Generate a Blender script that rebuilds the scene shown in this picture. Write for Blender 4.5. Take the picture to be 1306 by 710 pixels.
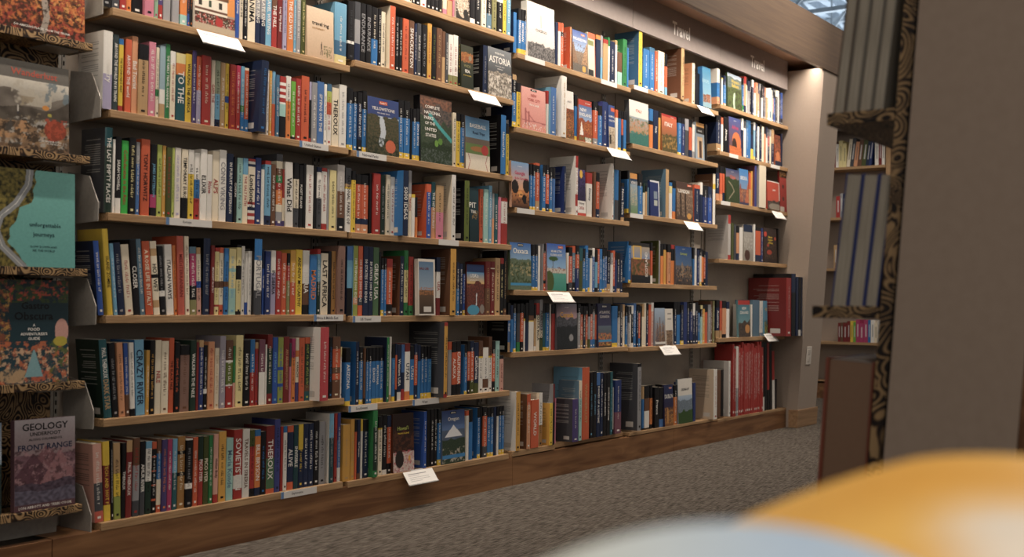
import bpy, math, random
from mathutils import Vector, Matrix, noise

# ---------------------------------------------------------------- camera
for o in list(bpy.data.objects): bpy.data.objects.remove(o)
S = bpy.context.scene
COL = S.collection
cd = bpy.data.cameras.new('camera'); cam = bpy.data.objects.new('camera', cd); COL.objects.link(cam)
S.camera = cam
cd.sensor_fit = 'HORIZONTAL'; cd.sensor_width = 36.0
cd.lens = 1372.644/1306*36.0
cd.shift_x = (653-900.209)/1306
CR = Vector((0.50386416, -0.86373506, 0.00909123)); CU = Vector((-0.02536003, -0.0042719, 0.99966926)); CF = Vector((0.86341055, 0.50392806, 0.02405681))
M = Matrix((CR, CU, -CF)).transposed().to_4x4(); M.translation = Vector((-1.82342, -3.12518, 0.857545))
cam.matrix_world = M
cd.clip_start = 0.02; cd.clip_end = 200
cd.dof.use_dof = True; cd.dof.focus_distance = 4.5; cd.dof.aperture_fstop = 4.0

# ---------------------------------------------------------------- world, exposure
S.view_settings.view_transform = 'Standard'; S.view_settings.look = 'None'
S.view_settings.gamma = 1.0; S.view_settings.use_curve_mapping = False
S.view_settings.exposure = 0.0
w = bpy.data.worlds.new('world'); S.world = w; w.use_nodes = True
w.node_tree.nodes['Background'].inputs[0].default_value = (1.0, 0.93, 0.86, 1)
w.node_tree.nodes['Background'].inputs[1].default_value = 0.25

def light(name, kind, loc, power, color, rot=None, target=None, **kw):
    l = bpy.data.lights.new(name, kind); l.energy = power; l.color = color
    for k, v in kw.items(): setattr(l, k, v)
    o = bpy.data.objects.new(name, l); COL.objects.link(o); o.location = loc
    if target is not None: o.rotation_euler = (Vector(target)-Vector(loc)).to_track_quat('-Z', 'Y').to_euler()
    elif rot: o.rotation_euler = rot
    return o
WARM = (1.0, 0.86, 0.72)
COOL = (0.80, 0.90, 1.0)
# hall lighting: broad ceiling lamps over the aisle, plus added fill lamps
light('aisle_ceiling_light', 'AREA', (1.4, -3.4, 4.4), 40, (1, .87, .74), rot=(math.radians(22), 0, 0), shape='RECTANGLE', size=5.5, size_y=2.2)
light('table_fill_spot', 'SPOT', (-1.9, -3.0, 3.6), 185, (1, .94, .86), target=(-1.35, -2.95, .75), spot_size=math.radians(26), spot_blend=.8, shadow_soft_size=.12)  # added spot, kept narrow to brighten just the foreground books
light('fill_behind_camera', 'AREA', (-3.6, -4.6, 3.3), 34, (1, .87, .74), target=(0, -2.6, 1.2), shape='RECTANGLE', size=1.6, size_y=1.6)  # added fill from behind the camera, brightens the stand's end panel
light('far_ceiling_light', 'AREA', (5.6, -2.0, 4.0), 60, (1, .87, .74), rot=(math.radians(12), 0, 0), shape='RECTANGLE', size=1.5, size_y=1.5)
light('far_bookcase_fill', 'AREA', (5.6, .9, 3.6), 26, (1, .89, .78), target=(6.8, .5, 1.5), shape='RECTANGLE', size=.6, size_y=.8)  # added fill that brightens the far bookcase
light('roof_uplight_fill', 'AREA', (26, 8, 3.6), 4200, COOL, rot=(math.pi, 0, 0), shape='RECTANGLE', size=26, size_y=16)  # added upward lamp standing in for daylight on the far roof
cl = light('canopy_strip_light', 'AREA', (2.0, -.205, 2.452), 40, WARM, rot=(math.radians(8), 0, 0), shape='RECTANGLE', size=5.2, size_y=.02); cl.data.spread = math.radians(125)
light('fascia_spot', 'SPOT', (4.3, -1.7, 3.7), 260, WARM, target=(3.75, -.27, 2.6), spot_size=math.radians(60), spot_blend=1.0, shadow_soft_size=.05)
light('shelf_spot', 'SPOT', (0.2, -2.0, 4.4), 60, WARM, target=(0.5, 0, 1.5), spot_size=math.radians(60), spot_blend=1.0, shadow_soft_size=.05)

# ---------------------------------------------------------------- materials
def lin(c): return c/12.92 if c <= .04045 else ((c+.055)/1.055)**2.4
def hx(s):
    c = [lin(int(s[i:i+2], 16)/255) for i in (0, 2, 4)]; g = (c[0]+c[1]+c[2])/3
    return tuple(q*.86+g*.14 for q in c)
def new_mat(name, rough=.5, spec=.4, metal=0):
    m = bpy.data.materials.new(name); m.use_nodes = True
    b = m.node_tree.nodes['Principled BSDF']
    b.inputs['Roughness'].default_value = rough; b.inputs['Specular IOR Level'].default_value = spec; b.inputs['Metallic'].default_value = metal
    return m, m.node_tree.nodes, m.node_tree.links, b
def attr_mat(name, rough, spec, nz=.08, sc=120):
    m, N, L, b = new_mat(name, rough, spec)
    a = N.new('ShaderNodeAttribute'); a.attribute_name = 'Col'
    t = N.new('ShaderNodeTexCoord'); n = N.new('ShaderNodeTexNoise'); n.inputs['Scale'].default_value = sc; n.inputs['Detail'].default_value = 3
    L.new(t.outputs['Object'], n.inputs['Vector'])
    r = N.new('ShaderNodeMapRange'); r.inputs[3].default_value = 1-nz; r.inputs[4].default_value = 1+nz
    L.new(n.outputs['Fac'], r.inputs[0])
    x = N.new('ShaderNodeVectorMath'); x.operation = 'SCALE'
    L.new(a.outputs['Color'], x.inputs[0]); L.new(r.outputs[0], x.inputs['Scale'])
    L.new(x.outputs[0], b.inputs['Base Color'])
    return m
def noise_mat(name, c1, c2, scale, rough=.6, spec=.3, stretch=(1, 1, 1), bump=0, detail=5, dist=0, lo=.35, hi=.65, metal=0):
    m, N, L, b = new_mat(name, rough, spec, metal)
    t = N.new('ShaderNodeTexCoord'); mp = N.new('ShaderNodeMapping'); mp.inputs['Scale'].default_value = stretch
    n = N.new('ShaderNodeTexNoise'); n.inputs['Scale'].default_value = scale; n.inputs['Detail'].default_value = detail; n.inputs['Distortion'].default_value = dist
    L.new(t.outputs['Object'], mp.inputs['Vector']); L.new(mp.outputs[0], n.inputs['Vector'])
    r = N.new('ShaderNodeValToRGB'); r.color_ramp.elements[0].position = lo; r.color_ramp.elements[1].position = hi
    r.color_ramp.elements[0].color = (*hx(c1), 1); r.color_ramp.elements[1].color = (*hx(c2), 1)
    L.new(n.outputs['Fac'], r.inputs[0]); L.new(r.outputs[0], b.inputs['Base Color'])
    if bump:
        bp = N.new('ShaderNodeBump'); bp.inputs['Strength'].default_value = bump; bp.inputs['Distance'].default_value = .002
        L.new(n.outputs['Fac'], bp.inputs['Height']); L.new(bp.outputs[0], b.inputs['Normal'])
    return m
MAT = {}
MAT['print'] = attr_mat('book_cover_stock', .34, .45, .06)
MAT['ink'] = attr_mat('printed_ink', .45, .3, .02)
MAT['pages'] = noise_mat('page_edges', 'b9ad98', 'e6dcc8', 900, .85, .1, (1, 1, .02), detail=1)
MAT['pages_shaded'] = noise_mat('shaded_page_edges', 'a39a8a', 'beb5a4', 500, .85, .1, (1, 1, .02), detail=1)  # darker copy of the page edges, dimmer light put into the colour
MAT['oak'] = noise_mat('oak_edge', '9a7750', 'c09a6c', 30, .45, .35, (.25, 6, 6), bump=.1)
MAT['walnut'] = noise_mat('walnut_board', '6b4527', '94683f', 5, .42, .35, (.5, 3, 4.5), bump=.05, detail=8, dist=1.2)
MAT['fascia'] = noise_mat('canopy_wood', '69574a', '76624f', 12, .4, .4, (.25, 5, 7), bump=.05, detail=7)
MAT['soffit'] = noise_mat('soffit_board', 'b5927a', 'bc9a82', 6, .6, .2)
MAT['plinth'] = noise_mat('plinth_wood', '957351', 'b08a62', 12, .45, .3, (.3, 4, 5), bump=.05)
MAT['paint'] = noise_mat('wall_paint', 'a8988a', 'aa9a8c', 60, .7, .25, bump=.05)
MAT['backpanel'] = noise_mat('back_panel_paint', 'b2a698', 'b6aa9c', 40, .65, .25, bump=.03)
MAT['steel'] = noise_mat('grey_shelf_steel', 'a59c92', 'aca398', 80, .45, .4)
MAT['bracket'] = noise_mat('bracket_enamel', 'a09b94', 'aaa59d', 80, .4, .4)
MAT['slot'] = noise_mat('slot_dark', '0b0a09', '141210', 20, .9, .05)
MAT['sign'] = noise_mat('sign_panel_white', '918784', '958b88', 30, .4, .4)
MAT['gondola'] = noise_mat('gondola_side_paint', 'ab9684', 'af9a88', 50, .6, .3, bump=.04)
MAT['card'] = attr_mat('card_stock', .5, .3, .02)
MAT['carpet'] = noise_mat('carpet', '2c2825', '82796f', 90, .95, .05, (.28, 3.0, 1), bump=.5, detail=5, lo=.34, hi=.70)
MAT['roof'] = noise_mat('roof_deck', '8d98a3', 'a4afb9', 5, .5, .3)
MAT['truss'] = noise_mat('truss_steel', '8f989f', 'a3abb1', 8, .5, .3)
def paisley():
    m, N, L, b = new_mat('paisley_paper', .45, .35)
    t = N.new('ShaderNodeTexCoord'); n = N.new('ShaderNodeTexNoise'); n.inputs['Scale'].default_value = 7; n.inputs['Detail'].default_value = 1
    L.new(t.outputs['Object'], n.inputs['Vector'])
    mx = N.new('ShaderNodeVectorMath'); mx.operation = 'MULTIPLY_ADD'; mx.inputs[1].default_value = (.22, .22, .22)
    L.new(n.outputs['Color'], mx.inputs[0]); L.new(t.outputs['Object'], mx.inputs[2])
    v = N.new('ShaderNodeTexVoronoi'); v.inputs['Scale'].default_value = 20
    L.new(mx.outputs[0], v.inputs['Vector'])
    s = N.new('ShaderNodeMath'); s.operation = 'MULTIPLY'; s.inputs[1].default_value = 34; L.new(v.outputs['Distance'], s.inputs[0])
    s2 = N.new('ShaderNodeMath'); s2.operation = 'SINE'; L.new(s.outputs[0], s2.inputs[0])
    n2 = N.new('ShaderNodeTexNoise'); n2.inputs['Scale'].default_value = 16; n2.inputs['Detail'].default_value = 4; L.new(t.outputs['Object'], n2.inputs['Vector'])
    s3 = N.new('ShaderNodeMath'); s3.operation = 'MULTIPLY_ADD'; s3.inputs[1].default_value = .26; L.new(s2.outputs[0], s3.inputs[0]); L.new(n2.outputs['Fac'], s3.inputs[2])
    r = N.new('ShaderNodeValToRGB'); e = r.color_ramp.elements
    e[0].position = .30; e[0].color = (*hx('1c1411'), 1); e[1].position = .72; e[1].color = (*hx('b08e5e'), 1)
    k = e.new(.46); k.color = (*hx('4a3423'), 1); k = e.new(.56); k.color = (*hx('8c6e48'), 1)
    L.new(s3.outputs[0], r.inputs[0]); L.new(r.outputs[0], b.inputs['Base Color'])
    return m
MAT['paisley'] = paisley()

# ---------------------------------------------------------------- mesh helpers
class MB:
    """collects faces (with a colour for each) for ONE mesh object"""
    def __init__(s): s.v = []; s.f = []; s.c = []; s.m = []
    def face(s, pts, c=None, m=0):
        i = len(s.v); s.v += [tuple(p) for p in pts]; s.f.append(tuple(range(i, i+len(pts)))); s.c.append(c or (1, 1, 1)); s.m.append(m)
    def box(s, x0, y0, z0, x1, y1, z1, c=None, m=0):
        i = len(s.v)
        s.v += [(x0,y0,z0),(x1,y0,z0),(x1,y1,z0),(x0,y1,z0),(x0,y0,z1),(x1,y0,z1),(x1,y1,z1),(x0,y1,z1)]
        for q in ((0,3,2,1),(4,5,6,7),(0,1,5,4),(1,2,6,5),(2,3,7,6),(3,0,4,7)):
            s.f.append(tuple(i+k for k in q)); s.c.append(c or (1,1,1)); s.m.append(m)
    def prism(s, poly, axis, a, b, c=None, m=0):
        """poly: 2-D outline, extruded along axis (0 x, 1 y, 2 z) from a to b"""
        def P(p, t):
            return (t, p[0], p[1]) if axis == 0 else (p[0], t, p[1]) if axis == 1 else (p[0], p[1], t)
        i = len(s.v); n = len(poly)
        s.v += [P(p, a) for p in poly]+[P(p, b) for p in poly]
        s.f.append(tuple(i+k for k in range(n))); s.f.append(tuple(i+n+k for k in reversed(range(n))))
        for k in range(n): s.f.append((i+k, i+n+k, i+n+(k+1) % n, i+(k+1) % n))
        s.c += [c or (1,1,1)]*(n+2); s.m += [m]*(n+2)
    def add(s, o, T=None, mo=0):
        i = len(s.v)
        s.v += [tuple(T @ Vector(p)) for p in o.v] if T else o.v
        s.f += [tuple(i+k for k in q) for q in o.f]; s.c += o.c; s.m += [k+mo for k in o.m]
    def mesh(s, name, mats):
        me = bpy.data.meshes.new(name); me.from_pydata(s.v, [], s.f)
        for m in mats: me.materials.append(m)
        if len(mats) > 1: me.polygons.foreach_set('material_index', s.m)
        at = me.color_attributes.new('Col', 'FLOAT_COLOR', 'CORNER'); buf = []
        for f, c in zip(s.f, s.c):
            if isinstance(c, list):
                for q in c: buf += (q[0], q[1], q[2], 1)
            else: buf += (c[0], c[1], c[2], 1)*len(f)
        at.data.foreach_set('color', buf); me.update()
        return me
    def obj(s, name, mats, parent=None, loc=None, bevel=0):
        o = bpy.data.objects.new(name, s.mesh(name, mats if isinstance(mats, (list, tuple)) else [mats])); COL.objects.link(o)
        if parent: o.parent = parent
        if loc: o.location = loc
        if bevel:
            bm_ = o.modifiers.new('bevel', 'BEVEL'); bm_.width = bevel; bm_.segments = 2; bm_.limit_method = 'ANGLE'
        return o
def tag(o, label=None, cat=None, group=None, kind=None):
    for k, v in (('label', label), ('category', cat), ('group', group), ('kind', kind)):
        if v: o[k] = v
    return o
def empty(name, loc, label, cat, group=None):
    o = bpy.data.objects.new(name, None); o.empty_display_size = .05; COL.objects.link(o); o.location = loc
    return tag(o, label, cat, group)
def struct(name, mb, mat, label=None, bevel=0):
    return tag(mb.obj(name, mat, bevel=bevel), label, None, None, 'structure')

# lettering: every distinct string is turned into one flat glyph mesh (unit height), reused
TEXT = {}
def prepare_text(strings):
    tmp = []
    for t in sorted(set(strings)):
        cu = bpy.data.curves.new('t', 'FONT'); cu.body = t; cu.align_x = 'CENTER'; cu.align_y = 'CENTER'; cu.size = 1.0; cu.resolution_u = 1 if len(t) > 12 else 2; cu.offset = .03 if t == 'Travel' else .014
        o = bpy.data.objects.new('t', cu); COL.objects.link(o); tmp.append((t, o, cu))
    dg = bpy.context.evaluated_depsgraph_get(); dg.update()
    for t, o, cu in tmp:
        me = o.evaluated_get(dg).to_mesh()
        vs = [(v.co.x, v.co.y) for v in me.vertices]; fs = [tuple(p.vertices) for p in me.polygons]
        if vs:
            xs = [p[0] for p in vs]; ys = [p[1] for p in vs]; cx = (min(xs)+max(xs))/2; cy = (min(ys)+max(ys))/2
            h = max(ys)-min(ys); TEXT[t] = ([((x-cx)/h, (y-cy)/h) for x, y in vs], fs, (max(xs)-min(xs))/h)
        o.evaluated_get(dg).to_mesh_clear()
    for t, o, cu in tmp:
        bpy.data.objects.remove(o); bpy.data.curves.remove(cu)
def put_text(mb, t, cx, cz, h, wmax, y, c, mode='front', m=0, hs=1.0):
    """front: reads in the XZ plane facing -Y; spine: turned, reading downwards"""
    vs, fs, asp = TEXT[t]
    k = h; sx = hs
    if asp*k*sx > wmax:
        sx = max(.62*hs, wmax/(asp*k))
        if asp*k*sx > wmax: k = wmax/(asp*sx)
    i = len(mb.v)
    if mode == 'front': mb.v += [(cx+x*k*sx, y, cz+z*k) for x, z in vs]
    elif mode == 'up': mb.v += [(cx-z*k, y, cz+x*k*sx) for x, z in vs]
    else: mb.v += [(cx+z*k, y, cz-x*k*sx) for x, z in vs]
    mb.f += [tuple(i+q for q in f) for f in fs]; mb.c += [c]*len(fs); mb.m += [m]*len(fs)

# ---------------------------------------------------------------- colours
NAMED = dict(k=('black','17161a'),n=('navy','1c2a4a'),n2=('dark blue','22356e'),b=('blue','1f71b4'),b2=('steel blue','3f6f93'),b3=('slate blue','5c7f96'),B=('royal blue','2352a8'),B2=('mid blue','3f6fae'),
 c=('sky blue','6aa9cc'),c2=('pale blue','93aebb'),t=('teal','235a63'),t2=('dark teal','1f454c'),g=('green','2f8048'),g3=('sage green','4f7350'),G=('dark green','22382e'),L=('lime green','34b348'),l=('lime','b4c25a'),l2=('olive green','93a048'),l3=('leaf green','6aae3a'),
 y=('yellow','e8c526'),Y=('pale yellow','e6d896'),o=('orange','e08136'),o3=('amber','d9a23c'),o4=('salmon','d69468'),O=('red-orange','cf5a30'),O2=('coral','c55a48'),r=('red','aa2e28'),r2=('rose red','c2414a'),R=('dark red','7c2524'),
 p=('pink','d47c94'),p2=('pale pink','d8a090'),P=('magenta','b03468'),P2=('crimson','c23058'),M=('plum','7a4a5c'),v=('purple','4c3f78'),v2=('indigo','3a4184'),V=('lavender','a9a2c4'),V2=('lilac grey','9c97a6'),
 w=('white','e8e5de'),w2=('off-white','dcd6cc'),W=('cream','e8dcc2'),e=('grey','96969a'),e2=('pale grey','b5b0ac'),e3=('grey-green','9ba58a'),E=('dark grey','46484e'),E2=('slate','39464a'),
 s=('tan','bf9a6a'),s2=('bronze','a8793c'),s3=('sand','c9b49a'),S=('brown','6e4a34'),S3=('mauve','8c6a5e'),a=('aqua','9ccbc4'),m=('mint','8fb898'),h=('olive','4c5428'),h2=('moss green','66742e'),h3=('khaki','8c8a58'),x=('printed','888888'))
CC = {k: hx(v[1]) for k, v in NAMED.items()}
def C_(s): return CC[s] if s in CC else hx(s)
def mix(a, b, t):
    t = 0 if t < 0 else 1 if t > 1 else t
    return (a[0]+(b[0]-a[0])*t, a[1]+(b[1]-a[1])*t, a[2]+(b[2]-a[2])*t)
# cover pictures, painted onto the cover grids. layers:
# g c0 c1 [v0 v1] gradient | r u0 v0 u1 v1 c | c u v ru rv c ellipse | h v0 amp freq seed c1 c2 hills | n v0 v1 c scale thr [c2] blotches (u0 u1 last) | p width c pts path
FACE = {
'flowers': ('large face-out book with a white village house above red flowers, sixth shelf up, left bay', [('g','4a2c20','c8b8a0',0,.5),('r',0,.3,1,1,'d98a3a'),('r',0,.24,.80,.52,'e2d9c8'),('r',.0,.50,.84,.56,'6a4a34'),('r',0,.30,.8,.33,'6a4434'),('r',.1,.36,.17,.47,'33302a'),('r',.34,.36,.41,.47,'3a4a3a'),('r',.6,.36,.67,.47,'33302a'),('r',0,.12,1,.26,'4a3026'),('n',.08,.26,'b03a34',12,.5),('n',.1,.26,'2f3f26',14,.6),('n',.1,.24,'d9cfc0',18,.66),('c',.6,.16,.1,.07,'b02c2a'),('r',0,0,1,.10,'b9a68c')], []),
'traveling': ('cream face-out book titled in black above a small black tower, sixth shelf up, left bay', [('g','c8a888','dcc3a6'),('p',.02,'2a2622',((.5,.08),(.52,.2),(.535,.34))),('p',.02,'2a2622',((.57,.08),(.55,.2),(.535,.34))),('n',.05,.27,'55602e',12,.45,.6,.92)], [('travel·ing',.5,.68,.115,'k'),('DICTIONARY',.42,.585,.04,'s2')]),
'yellowstone': ('face-out guide headed YELLOWSTONE over a waterfall between dark pines, fifth shelf up, second bay', [('g','2c2a2a','5a4a3a',0,.6),('r',0,.68,1,1,'31457e'),('g','6a88b8','c8d4dc',.6,.68),('h',.66,.06,5,1,'39402a','5a5038'),('p',.16,'b9c2cc',((.42,.2),(.5,.4),(.45,.6))),('n',0,.3,'1f2a18',9,.45),('c',.72,.16,.16,.115,'c8603a')], [("Fodor's",.5,.92,.04,'w','c8562e'),('YELLOWSTONE',.5,.81,.06,'w'),('AND GRAND TETON',.5,.735,.025,'w')]),
'parks': ('tall face-out guide headed NATIONAL PARKS over a turquoise mountain lake, fifth shelf up, second bay', [('g','2a3a28','4a4a4a'),('h',1.02,.02,4,3,'8a5a44','5a4438'),('h',.86,.08,4,4,'6a5a50','3a3a3c'),('h',.6,.1,5,5,'2e4030','44503a'),('p',.09,'3aa0a0',((.3,.72),(.6,.56),(.98,.38))),('h',.3,.05,8,6,'1c2a1a','33442a'),('n',.0,.2,'55605a',18,.5),('c',.62,.34,.07,.05,'5c8a34'),('c',.5,.3,.06,.05,'6a983a')], [('COMPLETE',.38,.84,.05,'w'),('NATIONAL',.38,.755,.055,'w'),('PARKS',.26,.67,.055,'w'),('OF THE',.3,.59,.05,'w'),('UNITED',.32,.5,.055,'w'),('STATES',.32,.41,.055,'w')]),
'baseball': ('face-out guide headed BASEBALL with a ball park and red-stitched ball, fifth shelf up, second bay', [('g','d9cdb8','e4dac8',0,.4),('r',0,.3,1,.5,'6f8a4a'),('c',.5,.4,.3,.05,'b5793f'),('g','6fa8d0','39668e',.58,1),('r',0,.5,1,.6,'77685a'),('n',.0,.3,'d9cdb8',4,2),('p',.02,'a83028',((.9,0),(.82,.15),(.9,.3))),('p',.02,'a83028',((.1,0),(.18,.15),(.1,.3))),('c',.8,.4,.15,.1,'c63a34')], [('BASEBALL',.52,.84,.085,'w'),('Road Trips',.55,.7,.08,'n')]),
'pit': ('dark teal face-out book reading PIT, small gold animal, fourth shelf up, second bay', [('g','142a30','1d3c44'),('n',.42,.58,'b58a44',12,.55,.3,.9)], [('PIT',.35,.68,.11,'w'),('TIAL',.42,.56,.06,'w')]),
'bali': ('white-edged book showing its back cover of sky over village, third shelf up, second bay', [('r',0,0,1,1,'d9d0c4'),('g','3a2c22','6a5038',.02,.5),('g','8ea4b8','4f7396',.45,.97),('n',.36,.5,'b0703c',10,.45),('r',.9,0,1,1,'d9d0c4'),('r',0,0,.03,1,'d9d0c4'),('r',.3,.06,.75,.16,'d6d0c8'),('r',0,.95,1,1,'d9d0c4'),('r',0,0,1,.025,'d9d0c4')], [('BALI LIFE',.35,.83,.045,'R')]),
'usa': ("face-out guide headed USA's over red canyon and a waterfall, third shelf up, second bay", [('g','5a2f22','8a4a32',0,.6),('h',.62,.06,4,1,'8e4a34','4c2a22'),('r',0,.85,1,1,'18305e'),('g','dcb468','3f86b8',.62,.85),('h',.6,.1,4,8,'7c3c2c','4a2620'),('p',.05,'d6dce0',((.52,.2),(.55,.42))),('c',.35,.1,.35,.1,'3f93b4'),('c',.85,.12,.13,.09,'8a8078')], [("USA's",.42,.78,.085,'w'),('NATIONAL PARKS',.42,.69,.026,'w')]),
'hawaii': ("dark brown face-out guide headed Hawai'i above pink flowers, bottom shelf, second bay", [('g','3a2018','2c1a16'),('n',.35,.75,'5a3220',6,.5),('r',0,0,1,.34,'c8b8b0'),('n',0,.36,'b8505a',9,.5),('n',0,.3,'e0cfc8',13,.6),('c',.78,.22,.06,.05,'e0a040'),('c',.3,.22,.2,.15,'2c2422')], [("Hawai'i",.48,.75,.075,'l'),('THE BIG ISLAND',.5,.66,.03,'y')]),
'oregon': ('blue face-out guide headed Oregon over a snowy peak and lake, bottom shelf, second bay', [('g','35507a','8ea2b8',0,.34),('g','5f7fb0','23386e',.55,1),('h',.64,.0,1,1,'4a5a72','5a6a80'),('t',.5,.72,.38,.5,'dfe2e6'),('h',.46,.03,6,4,'26382e','3a4a34'),('n',.02,.3,'b8b0a0',7,.6),('r',0,.09,1,.16,'2f7fb8')], [('Oregon',.5,.83,.1,'w'),('MOON',.5,.955,.03,'w','k')]),
'wildsea': ('dark olive face-out book headed WIDE SEA with a red-gold band, sixth shelf up, second bay', [('g','20281c','3a3c2c'),('r',0,.62,1,.82,'8a4a24'),('n',.6,.84,'a8702c',8,.5),('c',.75,.72,.13,.06,'8a8066')], [('WIDE',.5,.52,.07,'h3'),('SEA',.5,.4,.08,'w'),('a true account',.5,.3,.03,'y')]),
'astoria': ('grey face-out book headed ASTORIA above pale breaking waves, sixth shelf up, second bay', [('g','2c2e32','7a7f84',.3,1),('h',.5,.05,4,2,'b0a494','6a645c'),('n',0,.45,'d8d0c4',7,.5),('n',0,.4,'4c463f',9,.55)], [('ASTORIA',.5,.76,.16,'w'),('PETER STARK',.5,.9,.04,'w'),('a story of wealth, ambition',.5,.63,.028,'w'),('and survival',.5,.58,.028,'w')]),
'dog': ('face-out book with a curled pale dog on its cover, topmost shelf, second bay', [('g','2c241e','4a3c30'),('c',.5,.3,.42,.26,'b8a48c'),('n',.1,.55,'d9cfc0',8,.55),('n',.1,.55,'5a4636',9,.6),('c',.72,.12,.18,.09,'1c1814')], []),
'chicago': ('large white face-out book headed CHICAGO above a grey skyline, top shelf, third bay', [('g','cfc8c2','d8d2cc'),('h',.27,.03,9,2,'4c4a4a','8a8684'),('n',0,.26,'2f2e30',16,.5),('p',.012,'77726e',((.52,.5),(.5,.62),(.5,.8))),('p',.01,'8a8480',((.42,.71),(.6,.71)))], [('CHICAGO',.5,.515,.055,'E')]),
'philadelphia': ('face-out guide headed PHILADELPHIA over a brick street, top shelf, third bay', [('g','6a6058','8a7866',0,.4),('g','9ab4d4','3f5aa0',.5,1),('t',.95,.75,.5,.0,'b08a64'),('t',.05,.7,.4,.0,'8a6a50'),('h',.2,.02,6,3,'5a544e','6f6860'),('n',.2,.7,'6a4c38',14,.6),('c',.75,.1,.12,.08,'d9a23c')], [('PHILADELPHIA',.5,.8,.075,'w'),("Fodor's",.7,.93,.035,'w','O')]),
'backcover': ('narrow cream back cover with an orange top band, top shelf, third bay', [('r',0,0,1,1,'d8ccb8'),('r',0,.85,1,1,'c8603a'),('r',0,.7,.8,.82,'7a8048'),('r',0,0,.7,.14,'2a2a2a'),('r',.88,0,1,1,'cf5a30')], []),
'europe': ('large teal-blue face-out hardback headed EUROPE with small photo squares, top shelf, fourth bay', [('g','7fa0ac','2f7fa8'),('r',.05,.12,.4,.3,'5a3428'),('r',.45,.14,.85,.33,'7a4632'),('n',.12,.32,'b08060',12,.55)], [('EUROPE',.35,.65,.09,'c2')]),
'balkans': ('face-out guide headed Western Balkans over a green mountain waterfall, top shelf, right-hand bay', [('g','3a3c22','4c5a2e',0,.8),('g','c8d0d8','8aa0b8',.85,1),('h',.88,.05,4,1,'6a7a80','5a6a5a'),('h',.6,.05,5,2,'5a6a38','3c4a2a'),('n',.0,.55,'2c2c1e',8,.5),('p',.12,'a8c0a8',((.45,.0),(.42,.2),(.48,.42)))], [('Western',.55,.8,.11,'y'),('Balkans',.55,.68,.11,'y')]),
'nyc': ('pink face-out guide headed NEW YORK CITY over a bridge, fifth shelf up, third bay', [('g','d68a80','e0a096'),('p',.05,'a85a58',((.15,.1),(.15,.48))),('p',.05,'a85a58',((.28,.1),(.28,.42))),('p',.03,'a85a58',((.15,.45),(.5,.22),(.95,.2))),('r',0,.2,1,.23,'a85a58'),('n',.02,.16,'e6d8d0',14,.6),('n',.02,.12,'d98a30',16,.68)], [('NEW',.5,.83,.075,'r'),('YORK CITY',.5,.72,.075,'r'),('Like a Local',.5,.61,.06,'w'),('MOON',.5,.955,.03,'w','k')]),
'autumnnarrow': ('white-topped face-out book with an autumn forest below, fifth shelf up, third bay', [('r',0,.6,1,1,'e0dcd6'),('r',0,0,1,.62,'5a3a22'),('n',0,.62,'a8502a',9,.48),('n',0,.5,'c88a3a',12,.6),('n',0,.2,'3a4a26',6,.5)], [('AND',.4,.78,.05,'e')]),
'newengland': ('face-out guide headed NEW ENGLAND with autumn hills and white sail, fifth shelf up, third bay', [('g','3a4a64','4a4038',0,.35),('g','8aa4c8','2a4686',.5,1),('h',.5,.08,4,1,'a8502a','7a3c22'),('n',.2,.45,'c07a34',10,.55),('t',.2,.48,.13,.16,'e8e4dc'),('r',0,.86,1,1,'b03a2a'),('r',.45,0,.9,.12,'d8d4c8'),('n',.02,.12,'3f7a3a',14,.5)], [('NEW',.35,.76,.085,'w'),('ENGLAND',.5,.65,.085,'w'),('Frommer',.7,.93,.04,'w')]),
'georgetown': ('narrow blue-topped face-out guide over pale ruins, fifth shelf up, third bay', [('g','a89880','c8b8a0',0,.5),('r',0,.5,1,1,'2f4a86'),('n',.1,.45,'7a6a54',8,.5),('r',.1,.1,.4,.3,'2c2a28'),('r',.4,.86,1,.94,'cf5a30')], [('& SMALL',.5,.74,.05,'w'),('CHARLESTON',.5,.64,.05,'w')]),
'italy': ('white-topped guide headed ITALY over a cliff village and green sea, fifth shelf up, fourth bay', [('r',0,0,1,1,'ddd8d0'),('g','2f6a64','3f8078',0,.3),('g','a08868','8ea0a8',.3,.62),('n',.2,.58,'b87a50',11,.45),('n',.15,.6,'5a6a44',7,.6),('h',.24,.05,5,2,'2f6a64','3a7468')], [('ITALY',.5,.78,.075,'O2')]),
'italyred': ('red face-out guide headed ITALY over Tuscan hills, fifth shelf up, fourth bay', [('g','2c2a1c','4c4426',0,.3),('g','8a5a34','c8603c',.4,1),('h',.45,.06,5,2,'6a5a30','3c3a22'),('n',.1,.4,'a8803c',8,.5),('r',0,.93,1,1,'a82a24')], [('ITALY',.45,.74,.12,'w'),('Frommer',.7,.955,.035,'w')]),
'alsace': ('dark face-out guide with a pale door frame picture, fifth shelf up, fourth bay', [('r',0,0,1,1,'8a9aa8'),('r',.08,.7,1,1,'2c2824'),('r',.1,.88,1,1,'c8924a'),('r',.2,.05,.8,.62,'c8a880'),('r',.4,.05,.7,.5,'4a3026')], [('ALSACE',.5,.78,.05,'w')]),
'africa': ('face-out guide headed Africa over a curved orange dune, fifth shelf up, right-hand bay', [('g','6a4a4a','3a4a86',.2,1),('r',0,0,1,.2,'c8642e'),('c',.6,.35,.36,.27,'cf6a30'),('c',.42,.26,.2,.19,'3a2a24'),('h',.2,.03,3,1,'d0702e','b85a2a')], [('Africa',.5,.74,.12,'P2'),('lonely planet',.5,.92,.03,'w')]),
'orangeface': ('orange and brown face-out guide at the shelf end, fifth shelf up, right-hand bay', [('g','c8683c','6a3424'),('n',.2,.9,'3a241c',5,.5),('c',.5,.3,.3,.16,'d07a44'),('r',0,0,1,.16,'1c2440')], []),
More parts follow.
